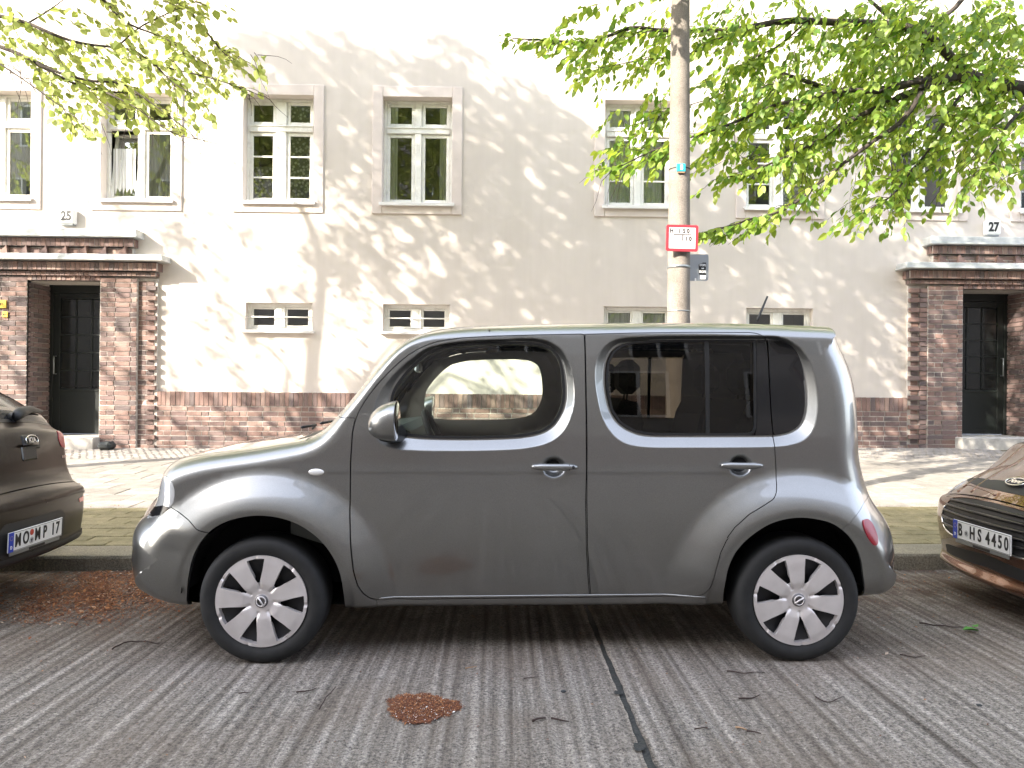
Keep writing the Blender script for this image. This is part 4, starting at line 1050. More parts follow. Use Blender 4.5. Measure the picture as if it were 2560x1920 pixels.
for S, far in ((near_s, False), (far_s, True)):
    pm = M['paint']
    kw = dict(clip=clip, extra=EX, h=.024 if not far else .05)
    if far: kw['extra'] = near_s.rings((.05, .2, .5)); kw['step'] = .02
    k2 = dict(clip=clip, extra=EX if not far else kw['extra'], h=kw['h'], step=kw.get('step', .01))
    panel(S, offset(resample(bump_f, .01), -G2 * .6), [arch_f], name='bumper_corner', mat=pm, parent=cube, **k2)
    panel(S, offset(fend, -G2), [arch_f, resample(head, .01)], name='fender', mat=pm, parent=cube, **k2)
    panel(S, offset(resample(head, .01), -.002), [], name='headlight', mat=M['lamp'], parent=cube, **k2)
    if not far: panel(S, A([c1(*q) for q in [(930, 752), (1000, 746), (1040, 757), (1012, 783), (985, 806), (930, 815)]]), [], off=.0015, name='headlight_base', mat=M['gloss'], parent=cube, clip=clip, h=.02, step=.008, flange=.002)
    big = np.array([[-4, -1], [5, -1], [5, 3], [-4, 3.]])
    panel(S, clip_in(big, 0) * 1.0, [offset(fdoor, .0005), offset(rdoor, .0005), fend, resample(bump_f, .01), resample(head, .01), resample(bump_r, .01), arch_r, arch_f, dlo], name='body_side', mat=pm, parent=cube, **k2)
    panel(S, offset(resample(bump_r, .01), -G2 * .6), [arch_r], name='bumper_corner', mat=pm, parent=cube, **k2)
    fd = panel(S, offset(fdoor, -G2 * 1.3), [f_seal], name='front_door', mat=pm, parent=cube, **k2)
    rd = panel(S, offset(rdoor, -G2 * 1.3), [dlo, arch_r], name='rear_door', mat=pm, parent=cube, **k2)
    cc = dict(clip=None, h=.08, step=.012)
    g_f = offset(f_seal, -.014); g_r = offset(rglass_o, -.012)
    panel(S, f_seal, [g_f], off=.003, name='window_seal', mat=M['seal'], parent=fd, h=.02, step=.008)
    panel(S, rglass_o, [g_r], off=.003, name='window_seal', mat=M['seal'], parent=rd, h=.02, step=.008)
    panel(S, offset(g_f, .004), [], off=-.006, flange=0, name='window_pane', mat=M['cglass'], parent=fd, **cc)
    panel(S, offset(g_r, .004), [], off=-.006, flange=0, name='window_pane', mat=M['pglass'], parent=rd, **cc)
    panel(S, appl, [], off=.001, name='door_pillar_cover', mat=M['gloss'], parent=rd, **cc)
    panel(S, offset(qwin, -.0), [], off=-.001, name='quarter_window', mat=M['gloss'], parent=cube, **cc)
    q = A([c3(*v) for v in [(886, 195), (918, 195), (924, 850), (898, 850)]]); panel(S, q, [], off=.0, name='window_divider', mat=M['seal'], parent=rd, **cc)
    # black shut faces behind the gaps, and the cabin lining
    panel(S, offset(clip, -.012), [offset(f_seal, .006), offset(dlo, .004), arch_f, arch_r], off=-.02, flange=0, name='inner_frame', mat=M['gap'], parent=cube, h=.08, step=.02)
    ln_hole = offset(f_seal, -.030); 
    ln_r = offset(rglass_o, -.030)
    cab = np.array([[HUBS[0][0] + .42, .28], [HUBS[1][0] + .62, .28], [HUBS[1][0] + .62, 1.9], [HUBS[0][0] + .3, 1.9]])
    panel(S, cab, [ln_hole if far else offset(f_seal, -.010), ln_r if far else offset(rglass_o, -.010)] + [np.array([(hx_ + .43 * math.cos(a_), hz_ + .43 * math.sin(a_)) for a_ in np.linspace(0, 2 * PI, 50, endpoint=False)]) for hx_, hz_ in HUBS], clip=offset(clip, -.04), off=-.055, flange=.0, name='cabin_lining', mat=M['trimgrey'], parent=cube, h=.06, step=.02)
def crown_(x, z):
    if x < -.9 and z < 1.10: return .012 + .10 * float(smoothstep(np.array((.86 - z) / .25))) * float(smoothstep(np.array((-1.3 - x) / .2)))
    if z > 1.45 and x > -.45: return .03
    return .045
st = Strip(near_s, crown_)
def T_(px, py, Y): q = P(px, py, Y); return st.t_at(q[0], q[2])
tt = {k: T_(*v) for k, v in dict(fb=(392, 1517, 3.68), fg=(385, 1276, 3.74), hd=(411, 1192, 3.74), cw=(745, 1098, 3.73), ws=(822, 1062, 3.72), rf=(1016, 848, 3.71), tg=(2085, 822, 3.74), tw=(2141, 968, 3.71), rb=(2186, 1247, 3.7), ub=(2172, 1493, 3.62)).items()}
# the outline runs anticlockwise: bottom, tail, roof, front
order = ['fb', 'fg', 'hd', 'cw', 'ws', 'rf', 'tg', 'tw', 'rb', 'ub']
def seg(name, a, b, mat, **k):
    ta, tb = tt[a], tt[b]
    # travel direction: from b to a with growing t
    return st.grid(name, tb, ta, mat, cube, **k)
seg('front_bumper', 'fb', 'fg', M['paint']); seg('grille', 'fg', 'hd', M['black']); seg('hood', 'hd', 'cw', M['paint']); seg('cowl', 'cw', 'ws', M['black'])
seg('windscreen', 'ws', 'rf', M['cglass']); seg('roof', 'rf', 'tg', M['paint']); seg('rear_window', 'tg', 'tw', M['pglass']); seg('tailgate', 'tw', 'rb', M['paint']); seg('rear_bumper', 'rb', 'ub', M['paint'])
seg('headliner', 'rf', 'tg', M['trimgrey'], off=-.035, inset=.03)
seg('underbody', 'ub', 'fb', M['gap'], off=-.01)
# floor, dashboard, seats, wheel
fx0, fx1 = HUBS[0][0], HUBS[1][0]
m_ = MB(); m_.box(fx0 + .45, fx1 - .42, CYC - .70, CYC + .70, .26, .36); m_.build('floor_pan', M['cabin'], cube)
m_ = MB()
dpx = unp([c2(*q) for q in [(420, 1010), (520, 985), (590, 965), (640, 990), (660, 1090)]], 4.6)
bx = P(*c2(420, 1000), 4.2); ex = P(*c2(630, 985), 4.2)
m_.prism([(bx[0] - .45, .55), (bx[0] - .45, .98), (bx[0] - .1, 1.055), (ex[0] - .06, 1.075), (ex[0], 1.05), (ex[0] + .03, .97), (ex[0] - .02, .9), (ex[0] - .1, .7), (ex[0] - .1, .4)], CYC - .66, CYC + .66)
m_.build('dashboard', M['dash'], cube)
def seat(x, yc, wd, name='seat'):
    s_ = MB(); s_.box(x - .50, x + .02, yc - wd, yc + wd, .40, .62, 0, .06)
    pr = [(x - .04, .56), (x + .10, .54), (x + .24, 1.10), (x + .21, 1.20), (x + .13, 1.22), (x + .08, 1.12)]
    s_.prism(pr, yc - wd, yc + wd); o = s_.build(name, M['seat'], cube, False)
    h_ = MB(); h_.box(x + .14, x + .25, yc - .13, yc + .13, 1.24, 1.42, 0, .04); h_.tube([(x + .18, yc - .05, 1.15), (x + .195, yc - .05, 1.28)], .006, 6); h_.tube([(x + .18, yc + .05, 1.15), (x + .195, yc + .05, 1.28)], .006, 6)
    h_.build('headrest', M['seat'], o)
sx = P(*D(1290, 850), 3.95)[0]
for yc in (CYC - .36, CYC + .36): seat(sx - .03, yc, .25)
for yc in (CYC - .40, CYC + .30): seat(P(*D(1535, 850), 3.95)[0] - .02, yc, .31, 'rear_seat')
wc = np.array(P(*c2(800, 1010), 3.98)); m_ = MB(); ax = Vector((math.cos(.42), 0, math.sin(.42)))
e1 = Vector((-math.sin(.42), 0, math.cos(.42))); e2 = Vector((0, 1, 0)); ring = [Vector((wc[0], 3.98, wc[2] - .12)) + (e1 * math.cos(a) + e2 * math.sin(a)) * .185 for a in np.linspace(0, 2 * PI, 33)]
m_.tube(ring, .016, 10); m_.tube([ring[8], ring[24]], .014, 8); m_.tube([ring[16], ring[0].lerp(ring[16], .5)], .014, 8); m_.tube([ring[0].lerp(ring[16], .5), ring[0].lerp(ring[16], .5) - ax * .35], .03, 10)
m_.build('steering_wheel', M['cabin'], cube, True)
q = P(*c2(612, 508), CYC); m_ = MB(); m_.box(q[0] - .012, q[0] + .012, q[1] - .11, q[1] + .11, q[2] - .032, q[2] + .032, 0, .012)
im = m_.build('interior_mirror', M['paper'], cube); MB().box(q[0] + .0122, q[0] + .0135, q[1] - .10, q[1] + .10, q[2] - .026, q[2] + .026).build('mirror_glass', M['mirror'], im)
# door mirrors
for sgn in (1, -1):
    c0 = P(*c2(412, 1000), 3.43); cx, cz = c0[0], c0[2]; cy = 3.43 if sgn > 0 else 2 * CYC - 3.43
    bm = bmesh.new(); bmesh.ops.create_uvsphere(bm, u_segments=32, v_segments=20, radius=1)
    for v in bm.verts:
        x, y, z = v.co; r = 1
        x = min(x, 0) * (1 - .12 * z) + .0
        v.co = (x * .128, y * .105 * sgn, (abs(z) ** .85) * math.copysign(1, z) * .090 + x * .012)
    bmesh.ops.remove_doubles(bm, verts=bm.verts, dist=.0008); bmesh.ops.recalc_face_normals(bm, faces=bm.faces)
    me = bpy.data.meshes.new('door_mirror'); bm.to_mesh(me); bm.free(); me.materials.append(M['paint'])
    me.polygons.foreach_set('use_smooth', np.ones(len(me.polygons), bool)); me.set_sharp_from_angle(angle=math.radians(50))
    me.transform(Matrix.Translation((cx, cy, cz))); o = link('door_mirror', me, cube)
    m_ = MB(); m_.lathe([(0, .004), (.082, .004), (.088, 0)], (0, 0, 0), 'x', 32); me = m_.me('mirror_glass', M['mirror'], True)
    me.transform(Matrix.Translation((cx + .001, cy, cz)) @ Matrix.Diagonal((1, 1.12, .97, 1))); link('mirror_glass', me, o)
    m_ = MB(); yb = FY + .03 if sgn > 0 else 2 * CYC - FY - .03
    m_.tube([(cx - .055, cy, cz - .06), (cx - .05, (cy + yb) / 2, cz - .075), (cx - .02, yb, cz - .07)], [.036, .032, .045], 12); m_.build('mirror_foot', M['seal'], o, True)
# handles
for k, (hx, hz) in enumerate(handles):
    for sgn in (1, -1):
        Y = FY - .020; Y2 = Y if sgn > 0 else 2 * CYC - Y
        L0, L1 = (-.107, .108) if k == 0 else (-.100, .098)
        pts = [Vector((hx + t, Y2 + (.012 * (1 - math.cos((t - L0) / (L1 - L0) * 2 * PI)) * -.5) * sgn, hz + .004)) for t in np.linspace(L0, L1, 16)]
        rad = [.0165 * min(1, .45 + .9 * math.sin(PI * (i + .25) / 15.5)) for i in range(16)]
        par = [o for o in cube.children if o.name.startswith('front_door' if k == 0 else 'rear_door')][0 if sgn > 0 else 1]
        m_ = MB(); m_.tube(pts, rad, 14)
        for t in (L0 + .012, L1 - .012): m_.tube([(hx + t, Y2, hz + .003), (hx + t, Y2 + .035 * sgn, hz + .003)], .010, 10)
        h_ = m_.build('door_handle', M['paint'], par, True)
        if k == 0 and sgn > 0:
            m_ = MB(); m_.lathe([(0, -.0015), (.0075, -.0015), (.0085, .006)], (hx + .088, Y - .014, hz + .004), 'y', 16); m_.build('key_lock', M['steel'], par, True)
            m_ = MB(); m_.box(hx + .069, hx + .0705, Y - .018, Y, hz - .012, hz + .018); m_.build('handle_seam', M['gap'], par)
# side indicator, reflector, antenna, sill line
q = A([D(683, 1020)])[0]; fy = float(near_s.f(np.array([q]))[0]); bm = bmesh.new(); bmesh.ops.create_uvsphere(bm, u_segments=24, v_segments=12, radius=1)
me = bpy.data.meshes.new('side_indicator'); bm.to_mesh(me); bm.free(); me.materials.append(M['ind']); me.polygons.foreach_set('use_smooth', np.ones(len(me.polygons), bool))
me.transform(Matrix.Translation((q[0], fy + .002, q[1])) @ Matrix.Diagonal((.038, .010, .0165, 1))); link('side_indicator', me, cube)
rf = A([D(1863, 1127), D(1867, 1122), D(1875, 1122.5), D(1884, 1133), D(1892, 1152), D(1895.5, 1168), D(1893, 1177), D(1886, 1177), D(1876, 1164), D(1867, 1145)])
panel(near_s, spline(rf, .006), [], off=.005, name='reflector', mat=M['red'], parent=cube, h=.01, step=.005, flange=.012)
m_ = MB(); a_ = P(*D(1635, 694), CYC); b_ = P(*D(1658, 640), CYC); m_.tube([a_, a_ + (b_ - a_) * .15, b_], [.009, .0075, .0055], 8); m_.build('antenna', M['black'], cube, True)
q0 = P(*c1(1960, 345), CYC)
for k in (0, 1):
    m_ = MB(); x0_ = P(*c1(1905, 330), 4.0)[0]; m_.tube([(x0_ - .03, CYC - .20 + .5 * k, 1.035), (x0_ + .0, CYC - .26 + .5 * k, 1.058), (x0_ + .02, CYC - .62 + .4 * k, 1.065)], .007, 8); m_.build('windscreen_wiper', M['black'], cube, True)
xs_l = np.linspace(_sl[0, 0], _sl[1, 0], 60); pl_ = np.stack([xs_l, SILLZ(xs_l) - .001], 1); yl_ = near_s.f(pl_)
m_ = MB(); m_.tube([(float(a_[0]), float(y_) + .0015, float(a_[1])) for a_, y_ in zip(pl_, yl_)], .006, 10); m_.build('sill_trim', M['paint'], cube, True)
# ---- wheels
def hub_mesh(rot, sgn):
    """silver cover with seven flat spokes and seven openings"""
    R0 = .213
    class HS:
        def lift(s, p):
            r = np.hypot(p[:, 0], p[:, 1]); a = np.arctan2(p[:, 1], p[:, 0])
            k = (a - rot) / (2 * PI / 7); ph = (k - np.round(k)) * (2 * PI / 7)      # 0 in the middle of an opening
            y = -.010 * smoothstep((r - .04) / .05) + .004 * smoothstep((r - .17) / .045)
            y = y + .007 * np.exp(-((ph * r) / .0085) ** 2) * smoothstep((r - .048) / .012)
            y = y - .004 * smoothstep((.034 - r) / .01)
            return np.stack([p[:, 0], y, p[:, 1]], 1)
        def normal(s, p):
            e = 1e-3; gx = (s.lift(p + [e, 0])[:, 1] - s.lift(p - [e, 0])[:, 1]) / (2 * e); gz = (s.lift(p + [0, e])[:, 1] - s.lift(p - [0, e])[:, 1]) / (2 * e)
            n = np.stack([gx, -np.ones(len(p)), gz], 1); return n / np.linalg.norm(n, axis=1)[:, None]
    disc = np.array([(R0 * math.cos(a), R0 * math.sin(a)) for a in np.linspace(0, 2 * PI, 120, endpoint=False)])
    hs = []
    for k in range(7):
        a0 = rot + k * 2 * PI / 7
        pl_ = []
        for (r, wd) in ((.078, -.003), (.090, -.006), (.112, -.015), (.15, -.029), (.194, -.042)): pl_.append((r, wd))
        arc = [(.1975, t) for t in np.linspace(-.213, .213, 9)]
        poly = [(r * math.cos(a0) - wd * math.sin(a0), r * math.sin(a0) + wd * math.cos(a0)) for r, wd in pl_]
        poly += [(.1985 * math.cos(a0 + t), .1985 * math.sin(a0 + t)) for _, t in arc]
        poly += [(r * math.cos(a0) + wd * math.sin(a0), r * math.sin(a0) - wd * math.cos(a0)) for r, wd in pl_[::-1]]
        hs.append(np.array(poly))
    ext = np.array([(r * math.cos(rot + k * 2 * PI / 7 + w_ / r), r * math.sin(rot + k * 2 * PI / 7 + w_ / r)) for k in range(7) for r in (.045, .052, .06, .066, .072) for w_ in (-.014, -.008, -.004, 0, .004, .008, .014)])
    o = panel(HS(), disc, hs, h=.010, step=.0045, extra=ext, name='hubcap', mat=M['hub'], flange=.024)
    return o
def wheel(hx, hz, rot, bar, sgn, par, Yn, Yc_, R=.296, detail=True):
    y0 = Yn if sgn > 0 else 2 * Yc_ - Yn
    wv = empty('wheel', (0, 0, 0)); wv.parent = par; wv.location = Vector((hx, y0, hz)) - wpos(par)
    s = sgn
    prof = [(.205, .03), (.210, .004), (.218, -.002), (.235, -.010), (.258, -.012), (.275, -.007), (.287, .004), (R - .002, .020), (R, .045), (R, .155), (R - .004, .178), (.275, .205), (.21, .20), (.20, .16)]
    m_ = MB(); m_.lathe([(r, h * s) for r, h in prof], (0, 0, 0), 'y', 72)
    for h in (.045, .075, .105, .135): m_.lathe([(R + .0005, (h - .0025) * s), (R + .001, h * s), (R + .0005, (h + .0025) * s)], (0, 0, 0), 'y', 72)
    t_ = m_.build('tyre', M['tyre'], wv, True, world=False)
    m_ = MB(); m_.lathe([(0, .05 * s), (.12, .052 * s), (.13, .03 * s), (.19, .028 * s), (.207, .01 * s)], (0, 0, 0), 'y', 48); m_.build('rim', M['steel'], wv, True, world=False)
    if detail:
        o = hub_mesh(rot, sgn); o.parent = wv; o.location = (0, -.001 * s, 0)
        if s < 0: o.rotation_euler = (0, 0, PI)
        rg = MB(); rg.tube([(.0215 * math.cos(a), -.011 * s, .0215 * math.sin(a)) for a in np.linspace(0, 2 * PI, 33)], .003, 8); 
        cb, sb = math.cos(bar), math.sin(bar)
        rg.tube([(-.026 * cb, -.013 * s, -.026 * sb), (.026 * cb, -.013 * s, .026 * sb)], .0042, 8)
        rg.build('emblem', M['hub'], wv, True, world=False)
        m_ = MB(); m_.lathe([(0, -.006 * s), (.030, -.006 * s), (.033, .004 * s)], (0, 0, 0), 'y', 32); m_.build('centre_cap', M['capgrey'], wv, True, world=False)
    else:
        m_ = MB(); m_.lathe([(0, .0), (.06, .004 * s), (.19, .008 * s), (.207, .0)], (0, 0, 0), 'y', 36); m_.build('hubcap', M['hub'], wv, True, world=False)
    return wv
for k, (hx, hz) in enumerate(HUBS):
    for sgn in (1, -1): wheel(hx, hz, math.radians(98.4 if k == 0 else 69.5), math.radians(-58 if k == 0 else 33), sgn, cube, 3.565, CYC)
    n = 28
    for sg in (1, -1):
        V = []; F = []; n0 = 0; ya = 3.625 if sg > 0 else 2 * CYC - 3.625
        for i in range(n + 1):
            a = .04 + (PI - .08) * i / n
            for (r, yy) in ((.40, 0), (.40, .25 * sg), (0.02, .25 * sg)): V.append((hx + r * math.cos(a), ya + yy, hz + r * math.sin(a)))
        for i in range(n):
            for j in range(2): b_ = n0 + i * 3 + j; F.append((b_, b_ + 3, b_ + 4, b_ + 1))
        link('wheel_housing', mesh('wheel_housing', V, F, M['gap']), cube)
    m_ = MB(); m_.tube([(hx, 3.7, hz), (hx, 2 * CYC - 3.7, hz)], .035, 10); m_.build('axle', M['steel'], cube)
# ------------------------------------------------------------------ the two neighbouring cars
class RoundBody:
    """outline in (x, z) along the middle, carried across the width with rounded corners and a bowed plan"""
    def __init__(s, prof, Yc, hw, rc, bow):
        C = spline(prof, .02)
        if area2(C) < 0: C = C[::-1]
        for _ in range(2): C = (np.roll(C, 1, 0) + 2 * C + np.roll(C, -1, 0)) / 4
        s.Cc = C; T = np.roll(C, -1, 0) - np.roll(C, 1, 0); T /= np.linalg.norm(T, axis=1)[:, None]
        N = np.stack([T[:, 1], -T[:, 0]], 1)
        s.L = np.r_[0, np.cumsum(np.linalg.norm(np.roll(C, -1, 0) - C, axis=1))]
        s.C = np.vstack([C, C[:1]]); s.N = np.vstack([N, N[:1]]); s.Yc = Yc; s.hw = hw; s.rc = rc; s.w1 = hw - rc; s.U = s.w1 + rc * PI / 2
        b = np.array([bow(*c) for c in C]); b = sum(np.roll(b, k) for k in range(-6, 7)) / 13; s.b = np.r_[b, b[0]]
        x0_, x1_ = C[:, 0].min(), C[:, 0].max(); left = (C[:, 0] - x0_) < (x1_ - C[:, 0]); dist = np.where(left, C[:, 0] - x0_, x1_ - C[:, 0])
        low = C[:, 1] < .60; Dn = N.copy(); wq = smoothstep(1 - dist / .55); Dn[low] = np.stack([np.where(left, -1, 1) * wq, 0 * wq], 1)[low]
        Dn = sum(np.roll(Dn, k, 0) for k in range(-4, 5)) / 9; s.D = np.vstack([Dn, Dn[:1]])
    def tum(s, z): return 1 - .20 * smoothstep((z - .92) / .62) - .05 * np.clip((.45 - z) / .3, 0, 1)
    def lift(s, p):
        u, t = p[:, 0], np.mod(p[:, 1], s.L[-1]); g = lambda A: np.interp(t, s.L, A)
        au = np.abs(u); a = np.clip((au - s.w1) / s.rc, 0, PI / 2)
        y = np.minimum(au, s.w1) + s.rc * np.sin(a); off = s.rc * (1 - np.cos(a)) + g(s.b) * (np.minimum(y, s.hw) / s.hw) ** 2
        x = g(s.C[:, 0]) - g(s.D[:, 0]) * off; z = g(s.C[:, 1]) - g(s.D[:, 1]) * off
        return np.stack([x, s.Yc + np.sign(u) * y * s.tum(z), z], 1)
    def normal(s, p):
        e = 3e-3; a = s.lift(p + [e, 0]) - s.lift(p - [e, 0]); b = s.lift(p + [0, e]) - s.lift(p - [0, e]); n = np.cross(b, a)
        n = n / (np.linalg.norm(n, axis=1)[:, None] + 1e-12)
        t = np.mod(p[:, 1], s.L[-1]); out = np.stack([np.interp(t, s.L, s.N[:, 0]), np.sign(p[:, 0]) * .4, np.interp(t, s.L, s.N[:, 1])], 1)
        return n * np.sign(np.sum(n * out, 1) + 1e-9)[:, None]
    def t_at(s, x, z): return s.L[np.argmin(np.sum((s.C[:-1] - [x, z]) ** 2, 1))]
    def inv(s, pts, t0, t1):
        """surface place seen at photo pixels"""
        us = np.linspace(-s.U, s.U, 90); ts = np.linspace(t0, t1, 160); UU, TT = np.meshgrid(us, ts, indexing='ij'); q = np.stack([UU.ravel(), TT.ravel()], 1)
        X = s.lift(q); px = J(X); nn = s.normal(q); vis = np.sum(nn * (X - CAM), 1) < 0; out = []
        for (x, y) in pts:
            d = np.sum((px - [x, y]) ** 2, 1) + np.where(vis, 0, 1e9); g = q[np.argmin(d)].copy()
            for _ in range(12):
                e = 1e-3; p0 = J(s.lift(g[None]))[0]; ju = (J(s.lift(g[None] + [e, 0]))[0] - p0) / e; jt = (J(s.lift(g[None] + [0, e]))[0] - p0) / e
                A_ = np.stack([ju, jt], 1); r = np.array([x, y]) - p0
                try: dx = np.linalg.solve(A_.T @ A_ + np.eye(2) * 50, A_.T @ r)
                except Exception: break
                g = g + np.clip(dx, -.05, .05); g[0] = np.clip(g[0], -s.U, s.U)
            out.append(g)
        return np.array(out)
    def band(s, name, t0, t1, mat, par, off=0.0, u0=None, u1=None, dt=.025):
        if t1 < t0: t1 += s.L[-1]
        k = max(2, int((t1 - t0) / dt)); u0 = -s.U if u0 is None else u0; u1 = s.U if u1 is None else u1; m = 44
        q = np.array([(u, t) for t in np.linspace(t0, t1, k + 1) for u in np.linspace(u0, u1, m + 1)]); N = s.normal(q); X = s.lift(q) + N * off
        I = np.arange(len(q)).reshape(k + 1, m + 1); F = np.stack([I[:-1, :-1], I[1:, :-1], I[1:, 1:], I[:-1, 1:]], -1).reshape(-1, 4)
        f0 = np.cross(X[F[:, 1]] - X[F[:, 0]], X[F[:, 2]] - X[F[:, 0]])
        if np.sum(f0 * N[F[:, 0]]) < 0: F = F[:, ::-1]
        me = mesh(name, X, F, mat, True); me.normals_split_custom_set_from_vertices([tuple(v) for v in N]); return link(name, me, par)
    def sides(s, mat, par, wheels, glass):
        """flat-ish flanks with wheel openings and side windows"""
        q = np.stack([np.full(len(s.Cc), s.U), s.L[:-1]], 1); E = s.lift(q)[:, [0, 2]]
        for sg in (-1, 1):
            S_ = s
            class FS:
                def lift(_, p): return np.stack([p[:, 0], S_.Yc + sg * S_.hw * S_.tum(p[:, 1]), p[:, 1]], 1)
                def normal(_, p):
                    e = 2e-3; d = S_.hw * (S_.tum(p[:, 1] + e) - S_.tum(p[:, 1] - e)) / (2 * e); n = np.stack([0 * d, sg + 0 * d, -d], 1); return n / np.linalg.norm(n, axis=1)[:, None]
            circ = [np.array([(wx + .37 * math.cos(a), wz + .37 * math.sin(a)) for a in np.linspace(0, 2 * PI, 40, endpoint=False)]) for wx, wz in wheels]
            panel(FS(), E, circ, h=.07, step=.03, name='body_side', mat=mat, parent=par)
            panel(FS(), glass, [], h=.08, step=.03, off=.004, flange=.003, name='side_window', mat=M['gloss'], parent=par)

def plate_obj(name, centre, rotz, tilt, txt, seal_at, parent, groups, holder=True):
    """german number plate: blue band with D, black characters and round seals"""
    e = empty('licence_plate', (0, 0, 0)); e.parent = parent
    W_, H_ = .52, .112
    R = Matrix.Translation(Vector(centre)) @ Matrix.Rotation(rotz, 4, 'Z') @ Matrix.Rotation(tilt, 4, 'X')
    def put(m_, nm, mat=None):
        me = m_.me(nm, mat) if isinstance(m_, MB) else m_
        me.transform(R); return link(nm, me, e)
    b = MB(); b.box(-W_ / 2, W_ / 2, -.004, .004, -H_ / 2, H_ / 2, 0, .002); put(b, 'plate', M['plate'])
    b = MB(); b.box(-W_ / 2 + .001, -W_ / 2 + .044, -.0052, -.003, -H_ / 2 + .001, H_ / 2 - .001); put(b, 'euro_band', M['euro'])
    t = text_me('D', .026, M['paper'], .85, .0006); t.transform(Matrix.Translation((-W_ / 2 + .0225, -.0056, -H_ / 2 + .026))); put(t, 'lettering')
    b = MB()
    for k in range(12):
        a = 2 * PI * k / 12; b.box(-W_ / 2 + .0215 + .012 * math.cos(a), -W_ / 2 + .0235 + .012 * math.cos(a), -.0062, -.005, .022 + .012 * math.sin(a), .024 + .012 * math.sin(a))
    o = put(b, 'star_ring', M['yellow']); o['kind'] = 'stuff'
    # thin black rim
    b = MB(); r_ = .0022; x0, x1, z0, z1 = -W_ / 2 + .045, W_ / 2 - .004, -H_ / 2 + .004, H_ / 2 - .004
    b.box(x0, x1, -.0052, -.003, z0, z0 + r_); b.box(x0, x1, -.0051, -.003, z1 - r_, z1); b.box(x1 - r_, x1, -.005, -.003, z0, z1); put(b, 'rim_line', M['ink'])
    for (s_, xx) in txt:
        for ch, x_ in zip(s_, xx):
            t = text_me(ch, .101, M['ink'], .70 if ch not in '14' else .72, .0022); t.transform(Matrix.Translation((x_, -.0052, .0))); put(t, 'lettering')
    for (x_, z_, rr, mt) in seal_at:
        b = MB(); b.lathe([(0, -.006), (rr, -.006), (rr, -.003)], (x_, 0, z_), 'y', 20); put(b, 'seal', mt)
        if mt is not M['red2']:
            b = MB(); b.box(x_ - rr * .25, x_ + rr * .25, -.0068, -.0059, z_ - rr * .5, z_ + rr * .5); b.box(x_ - rr * .5, x_ + rr * .5, -.0067, -.0059, z_ + rr * .05, z_ + rr * .3); put(b, 'seal_crest', M['inkgrey'])
    if holder:
        b = MB(); b.box(-W_ / 2 + .02, W_ / 2 - .02, -.002, .006, -H_ / 2 - .022, -H_ / 2 - .0015, 0, .002); put(b, 'plate_holder', M['alu'])
        b = MB(); b.box(-W_ * .13, W_ * .16, -.004, .0, -H_ / 2 - .019, -H_ / 2 - .005); put(b, 'holder_inlay', M['black'])
    return e
M['red2'] = plain('sticker_red', (.45, .05, .03), .5)
M['seal_g'] = plain('sticker_grey', (.42, .42, .42), .5)

# ---- dark brown hatchback on the left, its tail towards us
KC = 4.56
kx = lambda px, py, dx=.12, Y=5.28: (lambda p: (p[0] + dx, p[2]))(P(px, py, Y))
kp = [kx(205, 1335, .10), kx(203, 1316), kx(207, 1280), kx(207, 1240), kx(204, 1207), kx(192, 1192), kx(180, 1183, .11), kx(173, 1166, .10), kx(168, 1122, .10), kx(162, 1087, .10), kx(155, 1062, .09), kx(138, 1047, .07), kx(119, 1038, .05, 5.2), kx(101, 1020, .04, 5.15), kx(50, 990, .02, 5.1), kx(0, 962, .0, 5.05)]
x0 = kp[-1][0]
kp += [(x0 - .35, 1.42), (x0 - .75, 1.485), (x0 - 1.3, 1.49), (x0 - 1.8, 1.42), (x0 - 2.3, 1.18), (x0 - 2.6, 1.03), (x0 - 3.1, .95), (x0 - 3.45, .80), (x0 - 3.55, .6), (x0 - 3.55, .35), (x0 - 3.4, .2), (x0 - 3.0, .17), (-3.6, .17), (kp[0][0] - .32, .18)]
kia = empty('parked_car', (-4.9, KC, -.05), 'dark brown hatchback at the left edge, its tail and plate MO MP 17 towards us', 'car')
KB = RoundBody(kp, KC, .83, .22, lambda x, z: .12 if x > -3.6 else .05)
kt = lambda px, py, dx=.12, Y=5.28: KB.t_at(*kx(px, py, dx, Y))
t_bot = KB.t_at(-3.3, .17); t_led = kt(182, 1185, .11); t_top = kt(133, 1044, .07); t_roof = KB.t_at(x0 - .35, 1.42)
g_ = .005
if t_bot > t_led: t_bot -= KB.L[-1]
print('kia t', t_bot, t_led, t_top, t_roof)
KB.band('rear_bumper', t_bot, t_led - g_, M['brown'], kia); KB.band('tailgate', t_led + g_, t_top - g_, M['brown'], kia, dt=.015)
KB.band('shut_face', t_led - .03, t_led + .03, M['gap'], kia, off=-.012)
tw = KB.t_at(x0 + .0, kp[15][1])
KB.band('rear_window', t_top + g_, t_roof - .05, M['gloss'], kia, u0=-.70, u1=.70)
for sg in (-1, 1): KB.band('window_pillar', t_top - g_, t_roof, M['brown'], kia, u0=sg * .70 if sg > 0 else -KB.U, u1=KB.U if sg > 0 else -.70)
KB.band('window_edge', t_top - g_, t_top + .02, M['seal'], kia, u0=-.70, u1=.70, off=.002)
KB.band('roof', t_roof - .05, KB.t_at(x0 - 1.8, 1.42), M['brown'], kia); KB.band('windscreen', KB.t_at(x0 - 1.8, 1.42) + g_, KB.t_at(x0 - 2.6, 1.03), M['gloss'], kia, u0=-.72, u1=.72)
for sg in (-1, 1): KB.band('window_pillar', KB.t_at(x0 - 1.8, 1.42), KB.t_at(x0 - 2.6, 1.03), M['brown'], kia, u0=.72 if sg > 0 else -KB.U, u1=KB.U if sg > 0 else -.72)
